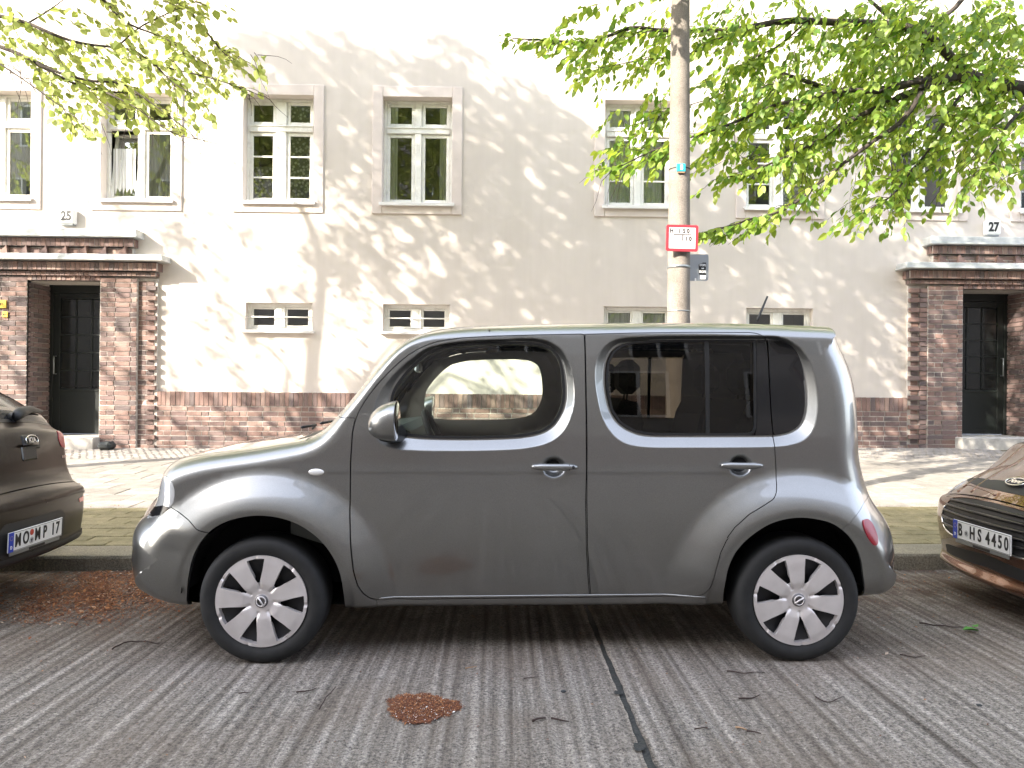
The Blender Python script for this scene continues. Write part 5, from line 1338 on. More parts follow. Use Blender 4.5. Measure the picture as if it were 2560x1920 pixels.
KB.band('hood', KB.t_at(x0 - 2.6, 1.03) + g_, KB.t_at(x0 - 3.45, .8), M['brown'], kia); KB.band('front_bumper', KB.t_at(x0 - 3.45, .8) + g_, KB.t_at(x0 - 3.4, .2), M['brown'], kia); KB.band('underbody', KB.t_at(x0 - 3.4, .2), t_bot, M['gap'], kia)
kwx = [-3.62, -6.2]
KB.sides(M['brown'], kia, [(x, float(groad(x, 3.9)) + .29) for x in kwx], np.array([(x0 + .05, 1.0), (x0 - .3, 1.32), (x0 - .8, 1.40), (x0 - 1.5, 1.38), (x0 - 2.2, 1.02)]))
for x in kwx:
    for sg in (1, -1): wheel(x, float(groad(x, KC)) + .296, 0, 0, sg, kia, KC - .80, KC, detail=False)
ti = lambda pts: KB.inv(pts, t_bot, t_roof)
# tail lamp at the far corner, and the low reflector
tl = ti([r3(*q) for q in [(487, 408), (515, 400), (541, 404), (556, 440), (572, 490), (577, 530), (566, 552), (532, 545), (516, 518), (503, 478)]])
panel(KB, tl, [], off=.004, h=.02, step=.008, name='tail_lamp', mat=M['red'], parent=kia, flange=.008)
tlm = tl.copy(); tlm[:, 0] *= -1; panel(KB, tlm, [], off=.004, h=.02, step=.008, name='tail_lamp', mat=M['red'], parent=kia, flange=.008)
q = ti([r3(*q) for q in [(682, 990), (716, 968), (717, 1008), (686, 1020)]]); panel(KB, q, [], off=.003, h=.02, step=.008, name='reflector', mat=plain('reflector_pale', (.62, .22, .18), .2), parent=kia)
q = ti([r3(*q) for q in [(530, 620), (578, 608), (577, 628), (533, 642)]]); panel(KB, q, [], off=.004, h=.02, step=.008, name='model_badge', mat=M['chrome'], parent=kia)
# recess for the plate
q = ti([r3(*q) for q in [(598, 1072), (602, 1140), (585, 1240), (560, 1330), (300, 1400), (150, 1440), (152, 1190)]]); t0_, t1_ = q[:, 1].min(), q[:, 1].max(); um = abs(q[:, 0]).max() * .82
rec = np.array([(-um, t0_ + .02), (-um + .04, t0_), (um - .04, t0_), (um, t0_ + .02), (um, t1_ - .04), (um - .05, t1_), (-um + .05, t1_), (-um, t1_ - .04)])
panel(KB, rec, [], off=.002, h=.04, step=.015, name='plate_recess', mat=M['black'], parent=kia, flange=.004)
# lower lip
lip = KB.inv([r3(100, 1500)], t_bot, t_led)[0]; KB.band('bumper_lip', lip[1] - .05, lip[1] + .0, M['black'], kia, off=.006)
cr = KB.inv([r3(400, 990)], t_bot, t_led)[0]
KB.band('bumper_crease', t_led - .135, t_led - .118, M['brown'], kia, off=.007)
pc = KB.lift(ti([(84, 1336)]))[0]
plate_obj('licence_plate', (pc[0] + .016, pc[1], pc[2]), PI / 2, .04, [('MO', (-.178, -.105)), ('MP', (.005, .077)), ('17', (.160, .207))], [(-.052, .025, .0175, M['red2']), (-.052, -.022, .0195, M['seal_g'])], kia, None)
# badge and grip
bp = ti([r3(258, 490)])[0]; bw = KB.lift(bp[None])[0]; bn = KB.normal(bp[None])[0]
ang = math.atan2(bn[2], bn[0]); Rb = Matrix.Translation(Vector(bw + bn * .008)) @ Matrix.Rotation(PI / 2, 4, 'Z') @ Matrix.Rotation(-ang, 4, 'X')
m_ = MB(); m_.box(-.085, .085, -.002, .02, -.055, .04, 0, .01); me = m_.me('badge_base', M['black']); me.transform(Rb); link('badge_base', me, kia)
m_ = MB(); m_.tube([(.060 * math.cos(a), -.006, .031 * math.sin(a)) for a in np.linspace(0, 2 * PI, 33)], .004, 6); me = m_.me('badge_ring', M['chrome'], True); me.transform(Rb); bo = link('badge_ring', me, kia)
t = text_me('KIA', .046, M['chrome'], 1.0, .0018); t.transform(Matrix.Translation((0, -.008, 0))); t.transform(Rb); link('lettering', t, bo)
gp = ti([r3(248, 590)])[0]; gw = KB.lift(gp[None])[0]; gn = KB.normal(gp[None])[0]; ang = math.atan2(gn[2], gn[0]); Rg = Matrix.Translation(Vector(gw + gn * .004)) @ Matrix.Rotation(PI / 2, 4, 'Z') @ Matrix.Rotation(-ang, 4, 'X')
m_ = MB(); m_.box(-.075, .075, -.004, .01, -.05, .045, 0, .01); me = m_.me('tailgate_grip', M['gloss']); me.transform(Rg); gr = link('tailgate_grip', me, kia)
m_ = MB(); m_.tube([(-.075, -.012, .045), (0, -.018, .048), (.075, -.012, .045)], .010, 8); me = m_.me('grip_bar', M['brown'], True); me.transform(Rg); link('grip_bar', me, gr)
# wiper on the glass
wq = KB.inv([r3(*q) for q in [(100, 300), (150, 262), (240, 240), (355, 236)]], t_top, t_roof); wn = KB.normal(wq); wl = KB.lift(wq) + wn * .022
m_ = MB(); m_.tube([tuple(v) for v in wl], [.03, .036, .024, .010], 8); m_.build('rear_wiper', M['black'], kia, True)
m_ = MB(); m_.lathe([(0, -.03), (.028, -.028), (.032, 0)], (0, 0, 0), 'x', 16); me = m_.me('wiper_pivot', M['black'], True); me.transform(Matrix.Translation(Vector(wl[0]))); link('wiper_pivot', me, kia)

# ---- copper brown car on the right, its nose towards us
FC = 4.32
fx = lambda px, py, dx=-.17, Y=5.02: (lambda p: (p[0] + dx, p[2]))(P(px, py, Y))
fp = [fx(2362, 1398, -.12), fx(2354, 1388), fx(2364, 1368), fx(2360, 1335), fx(2357, 1300), fx(2357, 1280), fx(2361, 1250), fx(2371, 1226), fx(2385, 1207, -.16), fx(2405, 1187, -.15), fx(2439, 1160, -.12), fx(2489, 1130, -.09), fx(2560, 1093, -.06)]
x1 = fp[-1][0]
fp += [(x1 + .35, 1.0), (x1 + .55, 1.07), (x1 + .95, 1.30), (x1 + 1.25, 1.45), (x1 + 1.8, 1.50), (x1 + 2.6, 1.44), (x1 + 3.0, 1.2), (x1 + 3.2, .95), (x1 + 3.22, .5), (x1 + 3.1, .25), (x1 + 2.8, .17), (3.6, .16), (fp[0][0] + .3, .15)]
ford = empty('parked_car', (4.9, FC, -.02), 'copper brown hatchback at the right edge, its nose and plate B HS 4450 towards us', 'car')
FB = RoundBody(fp, FC, .84, .22, lambda x, z: .17 if x < 3.9 and z < .9 else .05)
def ft(px, py, dx=-.17, Y=5.02): return FB.t_at(*fx(px, py, dx, Y))
b_bot = FB.t_at(3.3, .15); b_hood = ft(2381, 1212, -.16); b_ws = FB.t_at(x1 + .55, 1.07)
rngs = lambda a, b: (b, a)
def fband(name, a, b, mat, **k): FB.band(name, min(a, b), max(a, b), mat, ford, **k)
# anticlockwise outline: going down at the nose
if b_hood < b_ws: b_hood += FB.L[-1]
nose_hi = b_hood; nose_lo = b_bot
while nose_lo < nose_hi: nose_lo += FB.L[-1]
print('ford t', b_ws, nose_hi, nose_lo, FB.L[-1])
FB.band('front_bumper', nose_hi + g_, nose_lo, M['copper'], ford, dt=.015)
FB.band('hood', b_ws + g_, nose_hi - g_, M['copper'], ford, dt=.015)
FB.band('shut_face', nose_hi - .03, nose_hi + .03, M['gap'], ford, off=-.012)
FB.band('windscreen', FB.t_at(x1 + 1.25, 1.45), b_ws - g_, M['gloss'], ford, u0=-.72, u1=.72)
for sg in (-1, 1): FB.band('window_pillar', FB.t_at(x1 + 1.25, 1.45), b_ws, M['copper'], ford, u0=.72 if sg > 0 else -FB.U, u1=FB.U if sg > 0 else -.72)
FB.band('roof', FB.t_at(x1 + 2.6, 1.44), FB.t_at(x1 + 1.25, 1.45), M['copper'], ford); FB.band('tailgate', FB.t_at(x1 + 3.1, .25), FB.t_at(x1 + 2.6, 1.44), M['copper'], ford); FB.band('underbody', nose_lo % FB.L[-1], FB.t_at(x1 + 3.1, .25), M['gap'], ford)
FB.sides(M['copper'], ford, [(x, .31) for x in (3.62, 6.1)], np.array([(x1 + .75, 1.0), (x1 + 1.2, 1.33), (x1 + 1.8, 1.40), (x1 + 2.5, 1.36), (x1 + 2.9, 1.05)]))
for x in (3.62, 6.1):
    for sg in (1, -1): wheel(x, float(groad(x, FC)) + .296, 0, 0, sg, ford, FC - .81, FC, detail=False)
fi = lambda pts: FB.inv(pts, b_ws, nose_lo)
def sym(H):
    """outline of the far half, from the top middle to the bottom middle, mirrored"""
    H = H[np.argsort(0 * H[:, 0], kind='stable')]; m_ = H.copy()[::-1]; m_[:, 0] *= -1; return np.vstack([H, m_])
gh = fi([r4(*q) for q in [(560, 664), (450, 650), (380, 648), (330, 656), (290, 690), (258, 730), (228, 818), (233, 870), (252, 930), (285, 980), (355, 1026), (500, 1076), (600, 1102)]])
gh = np.vstack([[(0.0, gh[0, 1] + .0)], gh, [(0.0, gh[-1, 1])]]); gpoly = sym(gh)
panel(FB, gpoly, [], off=.002, h=.04, step=.012, name='grille', mat=M['black'], parent=ford, flange=.004)
gg = [o for o in ford.children if o.name.startswith('grille')][0]
ta, tb = gh[:, 1].min(), gh[:, 1].max()
for k in range(5):
    tq = ta + (tb - ta) * (.16 + .16 * k); um = np.interp(tq, np.sort(gh[1:-1, 1]), np.abs(gh[1:-1, 0])[np.argsort(gh[1:-1, 1])]) * .97
    q = np.array([(u, tq) for u in np.linspace(-um, um, 40)]); X = FB.lift(q) + FB.normal(q) * .007
    m_ = MB(); m_.tube([tuple(v) for v in X], .011, 6); m_.build('slat', M['gloss'], gg, True)
# fine chrome line round the lower half of the grille and a thin one above
def line_on(pts, off, r, nm, mat, par=None):
    X = FB.lift(pts) + FB.normal(pts) * off; m_ = MB(); m_.tube([tuple(v) for v in X], r, 8); return m_.build(nm, mat, par or ford, True)
lo_half = gh[6:-1]; lo_half = spline(lo_half, .02, False); l2 = lo_half.copy()[::-1]; l2[:, 0] *= -1
line_on(np.vstack([lo_half, l2]), .006, .0075, 'chrome_strip', M['chrome'])
up_half = spline(gh[1:7], .02, False)[::-1]; l2 = up_half.copy()[::-1]; l2[:, 0] *= -1
line_on(np.vstack([up_half, l2]), .004, .0045, 'grille_frame', M['copper'])
sh = fi([r4(*q) for q in [(700, 474), (600, 458), (500, 440), (440, 432), (456, 470), (480, 500), (560, 528), (640, 550), (720, 568)]])
sh = np.vstack([[(0, sh[0, 1] - .004)], sh, [(0, sh[-1, 1] + .004)]]); panel(FB, sym(sh), [], off=.002, h=.04, step=.012, name='upper_grille', mat=M['black'], parent=ford, flange=.004)
ih = fi([r4(*q) for q in [(640, 1205), (400, 1146), (290, 1108), (256, 1106), (268, 1180), (310, 1212), (450, 1268), (640, 1330)]])
ih = np.vstack([[(0, ih[0, 1] + .004)], ih, [(0, ih[-1, 1] - .004)]]); panel(FB, sym(ih), [], off=.002, h=.04, step=.012, name='lower_intake', mat=M['black'], parent=ford, flange=.004)
fh = fi([r4(*q) for q in [(640, 1140), (640, 1112), (480, 1085), (360, 1050), (290, 1020), (262, 1010), (250, 1060), (262, 1100), (400, 1144), (560, 1180)]])
hl = fi([r4(*q) for q in [(436, 432), (418, 436), (380, 470), (335, 535), (300, 590), (345, 560), (400, 520), (440, 470)]])
for mir in (1, -1):
    q = hl.copy(); q[:, 0] *= mir; panel(FB, q, [], off=.004, h=.03, step=.01, name='headlight', mat=M['lamp'], parent=ford, flange=.006)
fg = fi([r4(*q) for q in [(430, 545), (470, 520), (560, 545), (700, 600), (740, 625)]])
line_on(spline(fg, .02, False), .001, .006, 'bumper_crease', M['copper'])
pc = FB.lift(fi([(2464, 1342)]))[0]; pn = FB.normal(fi([(2464, 1342)]))[0]
pc = np.array([pc[0], FC + .0, pc[2]]); pq = FB.lift(np.array([[0, fi([(2464, 1342)])[0, 1]]]))[0]
plate_obj('licence_plate', (pq[0] - .022, P(2466, 1342, FC)[1], pq[2]), -PI / 2, .0, [('B', (-.188,)), ('HS', (-.072, -.005)), ('4450', (.068, .122, .174, .226))], [(-.128, -.008, .018, M['seal_g'])], ford, None)
# oval badge with script
bq = np.array([[0.0, sh[:, 1].mean()]]); bw = FB.lift(bq)[0]; bn = FB.normal(bq)[0]; tilt = math.atan2(bn[2], -bn[0])
Rb = Matrix.Translation(Vector(bw + bn * .012)) @ Matrix.Rotation(-PI / 2, 4, 'Z') @ Matrix.Rotation(-tilt, 4, 'X')
m_ = MB(); m_.lathe([(0, -.006), (.9, -.004), (1, .012)], (0, 0, 0), 'y', 32); me = m_.me('oval_badge', M['inkgrey'], True); me.transform(Matrix.Diagonal((.078, 1, .034, 1))); me.transform(Rb); ob = link('oval_badge', me, ford)
m_ = MB(); m_.tube([(.078 * math.cos(a), -.006, .034 * math.sin(a)) for a in np.linspace(0, 2 * PI, 33)], .0045, 6); me = m_.me('badge_ring', M['chrome'], True); me.transform(Rb); link('badge_ring', me, ob)
t = text_me('Ford', .05, M['chrome'], 1.05, .0012, .35); t.transform(Matrix.Translation((0, -.009, 0))); t.transform(Rb); link('lettering', t, ob)
# hood creases
for u_ in (.30, .47):
    for sg in (1, -1): line_on(np.array([(sg * (u_ + .10 * k / 20), nose_hi - .03 - .8 * k / 20) for k in range(21)]), -.006, .012, 'hood_crease', M['copper'])
# ------------------------------------------------------------------ lamp post with its signs
LP = P(*D(1465, 560), 6.62); lx = LP[0]; gz = float(gpav(lx, 6.62))
x_lo = P(*D(1441, 680), 6.62)[0]; x_hi = P(*D(1490.5, 680), 6.62)[0]
rl = (x_hi - x_lo) / 2 * .99; zl = P(*D(1465, 690), 6.62)[2]; zu = P(*D(1465, 2), 6.62)[2]; ru = rl * (39.5 / 49.5); sl_ = (rl - ru) / (zu - zl); xc = (x_lo + x_hi) / 2
xu = (P(*D(1450.5, 3), 6.62)[0] + P(*D(1489.5, 3), 6.62)[0]) / 2
pole = empty('lamp_post', (xc, 6.62, gz), 'concrete lamp post on the pavement behind the grey car, carrying the red rimmed sign', 'lamp post')
m_ = MB(); zz = np.linspace(gz - .2, 9.0, 40); cxz = lambda z: xc + (xu - xc) * (z - zl) / (zu - zl)
m_.tube([(cxz(z), 6.62, z) for z in zz], [rl - sl_ * (z - zl) for z in zz], 40); m_.build('post', M['pole'], pole, True)
m_ = MB(); m_.tube([(cxz(9), 6.62, 8.95), (cxz(9), 6.62, 9.4), (cxz(9) , 5.9, 9.8), (cxz(9), 5.0, 9.9)], .04, 10); arm = m_.build('arm', M['alu'], pole, True)
m_ = MB(); m_.box(cxz(9) - .14, cxz(9) + .14, 4.4, 5.1, 9.82, 9.98, 0, .05); m_.build('lantern', M['alu'], pole)
R_at = lambda z: rl - sl_ * (z - zl)
def strap(py, px=1465, w=.012, mat='alu'):
    c = P(*D(px, py), 6.55); z = c[2]; r = R_at(z) + .003
    m_ = MB(); m_.lathe([(r - .004, -w), (r, -w), (r + .001, w), (r - .004, w)], (cxz(z), 6.62, z), 'z', 40)
    return m_.build('metal_strap', M[mat], pole, True)
strap(575); strap(671, w=.004)
s_ = strap(362, w=.0035, mat='steel')
# hydrant sign
c = P(*D(1473.5, 514.5), 6.49); w_ = (P(*D(1508, 514), 6.49)[0] - P(*D(1439, 514), 6.49)[0]) / 2; h_ = (P(*D(1473, 486), 6.49)[2] - P(*D(1473, 543), 6.49)[2]) / 2
sg = empty('hydrant_sign', (c[0], 6.5, c[2]), 'small white sign with red rim reading H 150 over 10 on the lamp post', 'sign')
def rrect(w, h, r, n=6): return [(sx * (w - r) + r * math.cos(a), sz * (h - r) + r * math.sin(a)) for sx, sz, a0 in ((1, 1, 0), (-1, 1, PI / 2), (-1, -1, PI), (1, -1, 3 * PI / 2)) for a in np.linspace(a0, a0 + PI / 2, n)]
Rr = Matrix.Translation((c[0], 6.49, c[2])) @ Matrix.Rotation(math.radians(.8), 4, 'Y')
def sput(me, nm, par): me.transform(Rr); return link(nm, me, par)
m_ = MB(); m_.prism(rrect(w_, h_, .018), -.004, .004); sput(m_.me('plate', M['signred']), 'plate', sg)
m_ = MB(); m_.prism(rrect(w_ * .83, h_ * .80, .006), -.0055, -.003); sput(m_.me('face', M['signwhite']), 'face', sg)
def stxt(s, x, z, size, wd=.8):
    t = text_me(s, size, M['ink'], wd, .0012); t.transform(Matrix.Translation((x * w_, -.0068, z * h_))); sput(t, 'lettering', sg)
stxt('H', -.68, .53, .054); stxt('1', -.18, .53, .054); stxt('5', .10, .53, .054); stxt('0', .36, .53, .054); stxt('1', .24, -.06, .054); stxt('0', .50, -.06, .054)
m_ = MB(); m_.box(-.55 * w_, .58 * w_, -.0068, -.005, .235 * h_, .29 * h_); m_.box(-.0 * w_, .055 * w_, -.0068, -.005, -.20 * h_, .24 * h_); sput(m_.me('lines', M['ink']), 'lines', sg)
# bent metal sheet behind the post, seen from its back
c = P(*D(1513, 577), 6.60); h2 = (P(*D(1513, 549), 6.6)[2] - P(*D(1513, 609), 6.6)[2]) / 2; xr = P(*D(1534, 577), 6.60)[0]; xl = xc + rl * .6
bk = empty('metal_sign', (xl, 6.6, c[2]), 'grey metal sign seen from behind, right of the lamp post, with a black sticker', 'sign')
poly = [(xl, c[2] - h2 * 1.0), (xr - .02, c[2] - h2 * .93), (xr - .004, c[2] - h2 * .86), (xr, c[2] - h2 * .7), (xr, c[2] + h2 * .8), (xr - .004, c[2] + h2 * .96), (xr - .02, c[2] + h2), (xl, c[2] + h2 * .9)]
m_ = MB(); m_.prism(poly, 6.598, 6.602); pl_o = m_.build('plate', M['alu'], bk)
for v in pl_o.data.vertices: v.co.y += (v.co.x - xl) * .25
sc_ = P(*D(1520, 579), 6.6); sy = lambda x: 6.598 + (x - xl) * .25
k_ = .0045
spx = [(-.042, -.058), (-.045, .035), (-.030, .05), (-.012, .045), (.0, .058), (.042, .060), (.038, .0), (.040, -.06)]
m_ = MB(); m_.prism([(sc_[0] + x * .82, sc_[2] + z * .92) for x, z in spx], -.0015, -.0005); o = m_.build('sticker', M['ink'], bk)
for v in o.data.vertices: v.co.y += sy(v.co.x)
for s, dz, sz in (('DOPE', .030, .025), ('not', .003, .019), ('DOPE', -.028, .027)):
    t = text_me(s, sz, M['paper'], .88, .001, .15 if s == 'not' else 0); t.transform(Matrix.Translation((sc_[0], -.003, sc_[2] + dz)))
    for v in t.vertices: v.co.y += sy(v.co.x)
    link('lettering', t, o)
m_ = MB(); q = P(*D(1503.5, 603), 6.6); m_.box(q[0] - .007, q[0] + .007, sy(q[0]) - .002, sy(q[0]) - .0008, q[2] - .012, q[2] + .012); m_.build('label', M['paper'], bk); m_ = MB(); m_.box(sc_[0] - .02, sc_[0] + .026, sy(sc_[0]) - .005, sy(sc_[0]) - .0035, sc_[2] - .092, sc_[2] - .06); m_.build('label', M['paper'], bk)
# small turquoise number tag
c = P(*D(1471.5, 361.5), 6.51); tg_ = empty('number_tag', (c[0], 6.52, c[2]), 'small turquoise tag with a white 8 strapped to the lamp post', 'tag')
zc = c[2]; yy = 6.62 - R_at(zc) - .012
m_ = MB(); m_.box(c[0] - .037, c[0] + .040, yy - .004, yy + .014, zc - .034, zc + .034, 0, .004); m_.build('plate', M['cyan'], tg_)
link('lettering', text_me('8', .062, M['paper'], .8, .0015), tg_, (c[0] + .004, yy - .006, zc))
m_ = MB(); m_.box(c[0] - .03, c[0] + .035, yy - .006, yy + .01, zc - .048, zc - .036, 0, .003); m_.build('clip', M['twigpale'], tg_)

# ------------------------------------------------------------------ trees
SD = np.array(SUNV)
def shade_src(wx, wz, Y):
    """place at depth Y whose shadow falls on the wall at (wx, wz)"""
    t = (WY - Y) / SD[1]; return np.array([wx - SD[0] * t, Y, wz - SD[2] * t])
def leaf_tmpl(L, Wd):
    """pointed leaf folded along its rib, drooping; along +x"""
    return np.array([(0, 0, 0), (L * .32, Wd * .5, .04 * L), (L * .68, Wd * .42, -.02 * L), (L, 0, -.16 * L), (L * .68, -Wd * .42, -.02 * L), (L * .32, -Wd * .5, .04 * L), (L * .5, 0, -.05 * L)]), [(0, 6, 2, 1), (6, 3, 2), (0, 5, 4, 6), (6, 4, 3)]
class Tree:
    def __init__(s, root, trunk_xy, mat, label, zfork, rtrunk, species):
        s.e = empty('street_tree', (trunk_xy[0], trunk_xy[1], float(gpav(np.clip(trunk_xy[0], -14, 14), trunk_xy[1]))), label, 'tree', 'street trees along the kerb')
        s.base = np.array([trunk_xy[0], trunk_xy[1], wpos(s.e)[2]]); s.fork = np.array([trunk_xy[0] + .1, trunk_xy[1], zfork]); s.mat = mat
        s.T = MB(); s.leaves = []; s.sp = species; s.rt = rtrunk
    def curve(s, a, b, n=10, sag=.0, wob=.05):
        a, b = np.array(a, float), np.array(b, float); L = np.linalg.norm(b - a); out = []
        ph = [rng.uniform(0, 6.28) for _ in range(4)]
        for i in range(n + 1):
            t = i / n; p = a + (b - a) * t; k = math.sin(PI * t)
            p = p + np.array([math.sin(ph[0] + 5 * t), math.sin(ph[1] + 6 * t), math.sin(ph[2] + 5.3 * t)]) * wob * L * k * .35 + np.array([0, 0, sag * L * k])
            out.append(p)
        return out
    def limb(s, pts, r0, r1, n=7): m_ = MB(); m_.tube([tuple(p) for p in pts], list(np.linspace(r0, r1, len(pts))), n); m_.build('branch', M['bark'], s.e, True, fix=False)
    def leaf(s, p, d, size, droop=.3):
        q = J(p)
        if p[1] > .5 and 0 < q[0] < 2560 and q[1] > 0 and not s.allow(q[0] / 1.15732, q[1] / 1.15732): return
        s.leaves.append((p, d, size * rng.uniform(.7, 1.2), droop))
    def spray(s, p, d, L, n, size, spread=.35, r=.004, down=.25):
        """a twig with leaves set alternately and side twigs"""
        d = np.array(d, float); d /= np.linalg.norm(d)
        side = np.cross(d, [0, 0, 1]); side = side / (np.linalg.norm(side) + 1e-6); up = np.cross(side, d)
        end = p + d * L + np.array([0, 0, -down * L]); pts = s.curve(p, end, 5, .08, .12); s.T.tube([tuple(q) for q in pts], list(np.linspace(r, r * .35, 6)), 4, cap=False)
        for i in range(n):
            t = (i + .6) / n; k = min(4, int(t * 5)); q = pts[k] + (pts[k + 1] - pts[k]) * (t * 5 - k)
            sd = 1 if i % 2 else -1
            dd = d * rng.uniform(.35, .9) + side * sd * rng.uniform(.4, 1.0) + up * rng.uniform(-.35, .15) + np.array([0, 0, -rng.uniform(.15, .8)])
            o = side * sd * rng.uniform(0, spread) * L * .25 * (1 - t * .5) + up * rng.uniform(-.1, .1) * L * .3
            s.leaf(q + o, dd, size)
        s.leaf(end, d + np.array([0, 0, -.4]), size)
    def finish(s, nobj):
        ar = np.linspace(0, 1, 9); tr = [s.base + (s.fork - s.base) * t + np.array([.04 * math.sin(3 * t), .03 * math.sin(4 * t), 0]) for t in ar]; tr[0] = tr[0] - [0, 0, .15]
        m_ = MB(); m_.tube([tuple(p) for p in tr], [s.rt * (1.35 - .35 * min(1, t * 4)) * (1 - .2 * t) for t in ar], 16); m_.build('trunk', M['bark'], s.e, True)
        b = s.T.build('twigs', M['twig'], s.e, True, fix=False); b['kind'] = 'stuff'
        T0, F0 = leaf_tmpl(1.0, s.sp['w']); nv = len(T0); n = len(s.leaves)
        Pp = np.array([l[0] for l in s.leaves]); Dd = np.array([l[1] for l in s.leaves]); Ss = np.array([l[2] for l in s.leaves])
        Dd = Dd / np.linalg.norm(Dd, axis=1)[:, None]; r = nrg.normal(0, .45, (n, 3)) + [0, 0, 1.0]; 
        Sd = np.cross(r, Dd); Sd /= np.linalg.norm(Sd, axis=1)[:, None] + 1e-9; Up = np.cross(Dd, Sd)
        px = J(Pp); zc = (Pp - CAM) @ _f; inf = (px[:, 0] > 0) & (px[:, 0] < 2560) & (px[:, 1] > 0) & (px[:, 1] < 1000) & (zc > 0)
        score = np.where(inf, Ss / zc, 0) * (1 + .0 * Ss); order = np.argsort(-score); sing = set(int(i) for i in order[:nobj] if score[i] > 0)
        lm = mesh('leaf', T0, F0, s.mat)
        for i in sorted(sing):
            o = bpy.data.objects.new('leaf', lm); COL.objects.link(o); o.parent = s.e; A_ = np.stack([Dd[i], Sd[i], Up[i]], 1) * Ss[i]
            pos = Pp[i] - np.array(wpos(s.e)); o.matrix_local = Matrix([[*map(float, A_[k]), float(pos[k])] for k in range(3)] + [[0, 0, 0, 1]])
        rest = np.array([i for i in range(n) if i not in sing]); 
        if len(rest):
            V = Pp[rest][:, None] + (T0[None, :, 0:1] * Dd[rest][:, None] + T0[None, :, 1:2] * Sd[rest][:, None] + T0[None, :, 2:3] * Up[rest][:, None]) * Ss[rest][:, None, None]
            V = V.reshape(-1, 3); k = len(rest); tri = []
            for f in F0: tri.append(f)
            me = bpy.data.meshes.new('foliage'); me.vertices.add(len(V)); me.vertices.foreach_set('co', V.ravel())
            loops = np.concatenate([np.array(f) for f in F0]); ll = len(loops); LV = (np.arange(k)[:, None] * nv + loops[None]).ravel(); me.loops.add(len(LV)); me.loops.foreach_set('vertex_index', LV.astype(np.int32))
            lens = np.array([len(f) for f in F0]); st_ = np.r_[0, np.cumsum(lens)[:-1]]; PS = (np.arange(k)[:, None] * ll + st_[None]).ravel(); me.polygons.add(len(PS)); me.polygons.foreach_set('loop_start', PS.astype(np.int32)); me.polygons.foreach_set('loop_total', np.tile(lens, k).astype(np.int32))
            me.update(calc_edges=True); me.validate(); me.materials.append(s.mat); o = link('foliage', me, s.e); o['kind'] = 'stuff'
        print('leaves', n)

def in_poly(Q, x, y): return bool(inside(np.array(Q, float), np.array([[x, y]], float))[0])
# left tree: boughs traced from the picture, at their own depth
TL = Tree(None, (-8.8, 7.9), M['leafL'], 'left street tree, its thin yellow green branches hanging in from the upper left', 3.4, .19, dict(w=.78))
def bough(T, pts_d, Y0, Y1, r0, r1):
    n = len(pts_d); W_ = [P(*D(x, y), Y0 + (Y1 - Y0) * i / (n - 1)) for i, (x, y) in enumerate(pts_d)]
    S_ = spline(np.array(W_), .12, False); T.limb(S_, r0, r1, 6); return S_
TL.allow = lambda x, y: x < 580 and y < np.interp(x, [0, 60, 90, 130, 240, 330, 400, 460, 480, 560, 580], [120, 130, 225, 285, 296, 268, 285, 294, 205, 200, 190])
TL_b = [([(-260, -30), (-120, 10), (0, 35), (60, 50), (130, 80), (185, 95), (280, 108), (335, 140), (372, 178), (420, 205)], 8.1, 7.3, .030, .004),
        ([(-260, 20), (-100, 60), (0, 101), (45, 118), (100, 150), (160, 180), (215, 195), (290, 202)], 7.9, 7.4, .034, .006),
        ([(150, -40), (218, -5), (250, 30), (285, 55), (350, 80), (400, 110), (450, 140)], 8.3, 7.7, .018, .004),
        ([(300, -80), (385, 0), (415, 30), (440, 60), (470, 100), (505, 135)], 8.6, 7.9, .024, .005),
        ([(80, 135), (130, 158), (200, 175), (260, 180), (310, 210), (340, 232), (375, 258), (410, 285)], 7.5, 7.2, .016, .004),
        ([(-200, 80), (-40, 120), (40, 165), (110, 215), (160, 250), (200, 290)], 7.4, 7.0, .014, .003),
        ([(330, 140), (400, 155), (460, 170), (520, 190), (560, 205)], 7.7, 7.4, .009, .003),
        ([(250, 105), (300, 60), (360, 30), (420, 5)], 8.2, 8.0, .010, .003),
        ([(60, 50), (110, 20), (160, -20)], 8.0, 8.2, .010, .003),
        ([(230, 200), (290, 230), (330, 260), (380, 290), (440, 303)], 7.3, 7.0, .009, .003)]
for pts, Y0, Y1, r0, r1 in TL_b:
    S_ = bough(TL, pts, Y0, Y1, r0, r1); n = len(S_)
    for i in range(3, n):
        for _ in range(2):
            if rng.random() < .72:
                d = S_[i] - S_[i - 1]; d = d / (np.linalg.norm(d) + 1e-9)
                dd = d * rng.uniform(.3, 1) + np.array([rng.uniform(-.5, .7), rng.uniform(-.6, .6), rng.uniform(-.7, .35)])
                TL.spray(S_[i], dd, rng.uniform(.18, .42), rng.randint(4, 8), .088)
TL_mask = [(-10, -10), (440, -10), (545, 60), (560, 130), (572, 190), (500, 215), (440, 200), (462, 300), (430, 300), (395, 270), (380, 230), (330, 215), (300, 240), (260, 240), (230, 300), (180, 300), (150, 260), (90, 230), (70, 190), (20, 150), (-10, 120)]
k = 0
while k < 90:
    x, y = rng.uniform(-30, 570), rng.uniform(-30, 305)
    dens = 1.0 if (y > 60 and x < 430) else .55
    if in_poly(TL_mask, x, y) and rng.random() < dens:
        p = P(*D(x, y), rng.uniform(7.0, 8.6)); TL.spray(p, (rng.uniform(-.2, 1), rng.uniform(-.5, .5), rng.uniform(-.7, .2)), rng.uniform(.2, .40), rng.randint(4, 8), .088); k += 1
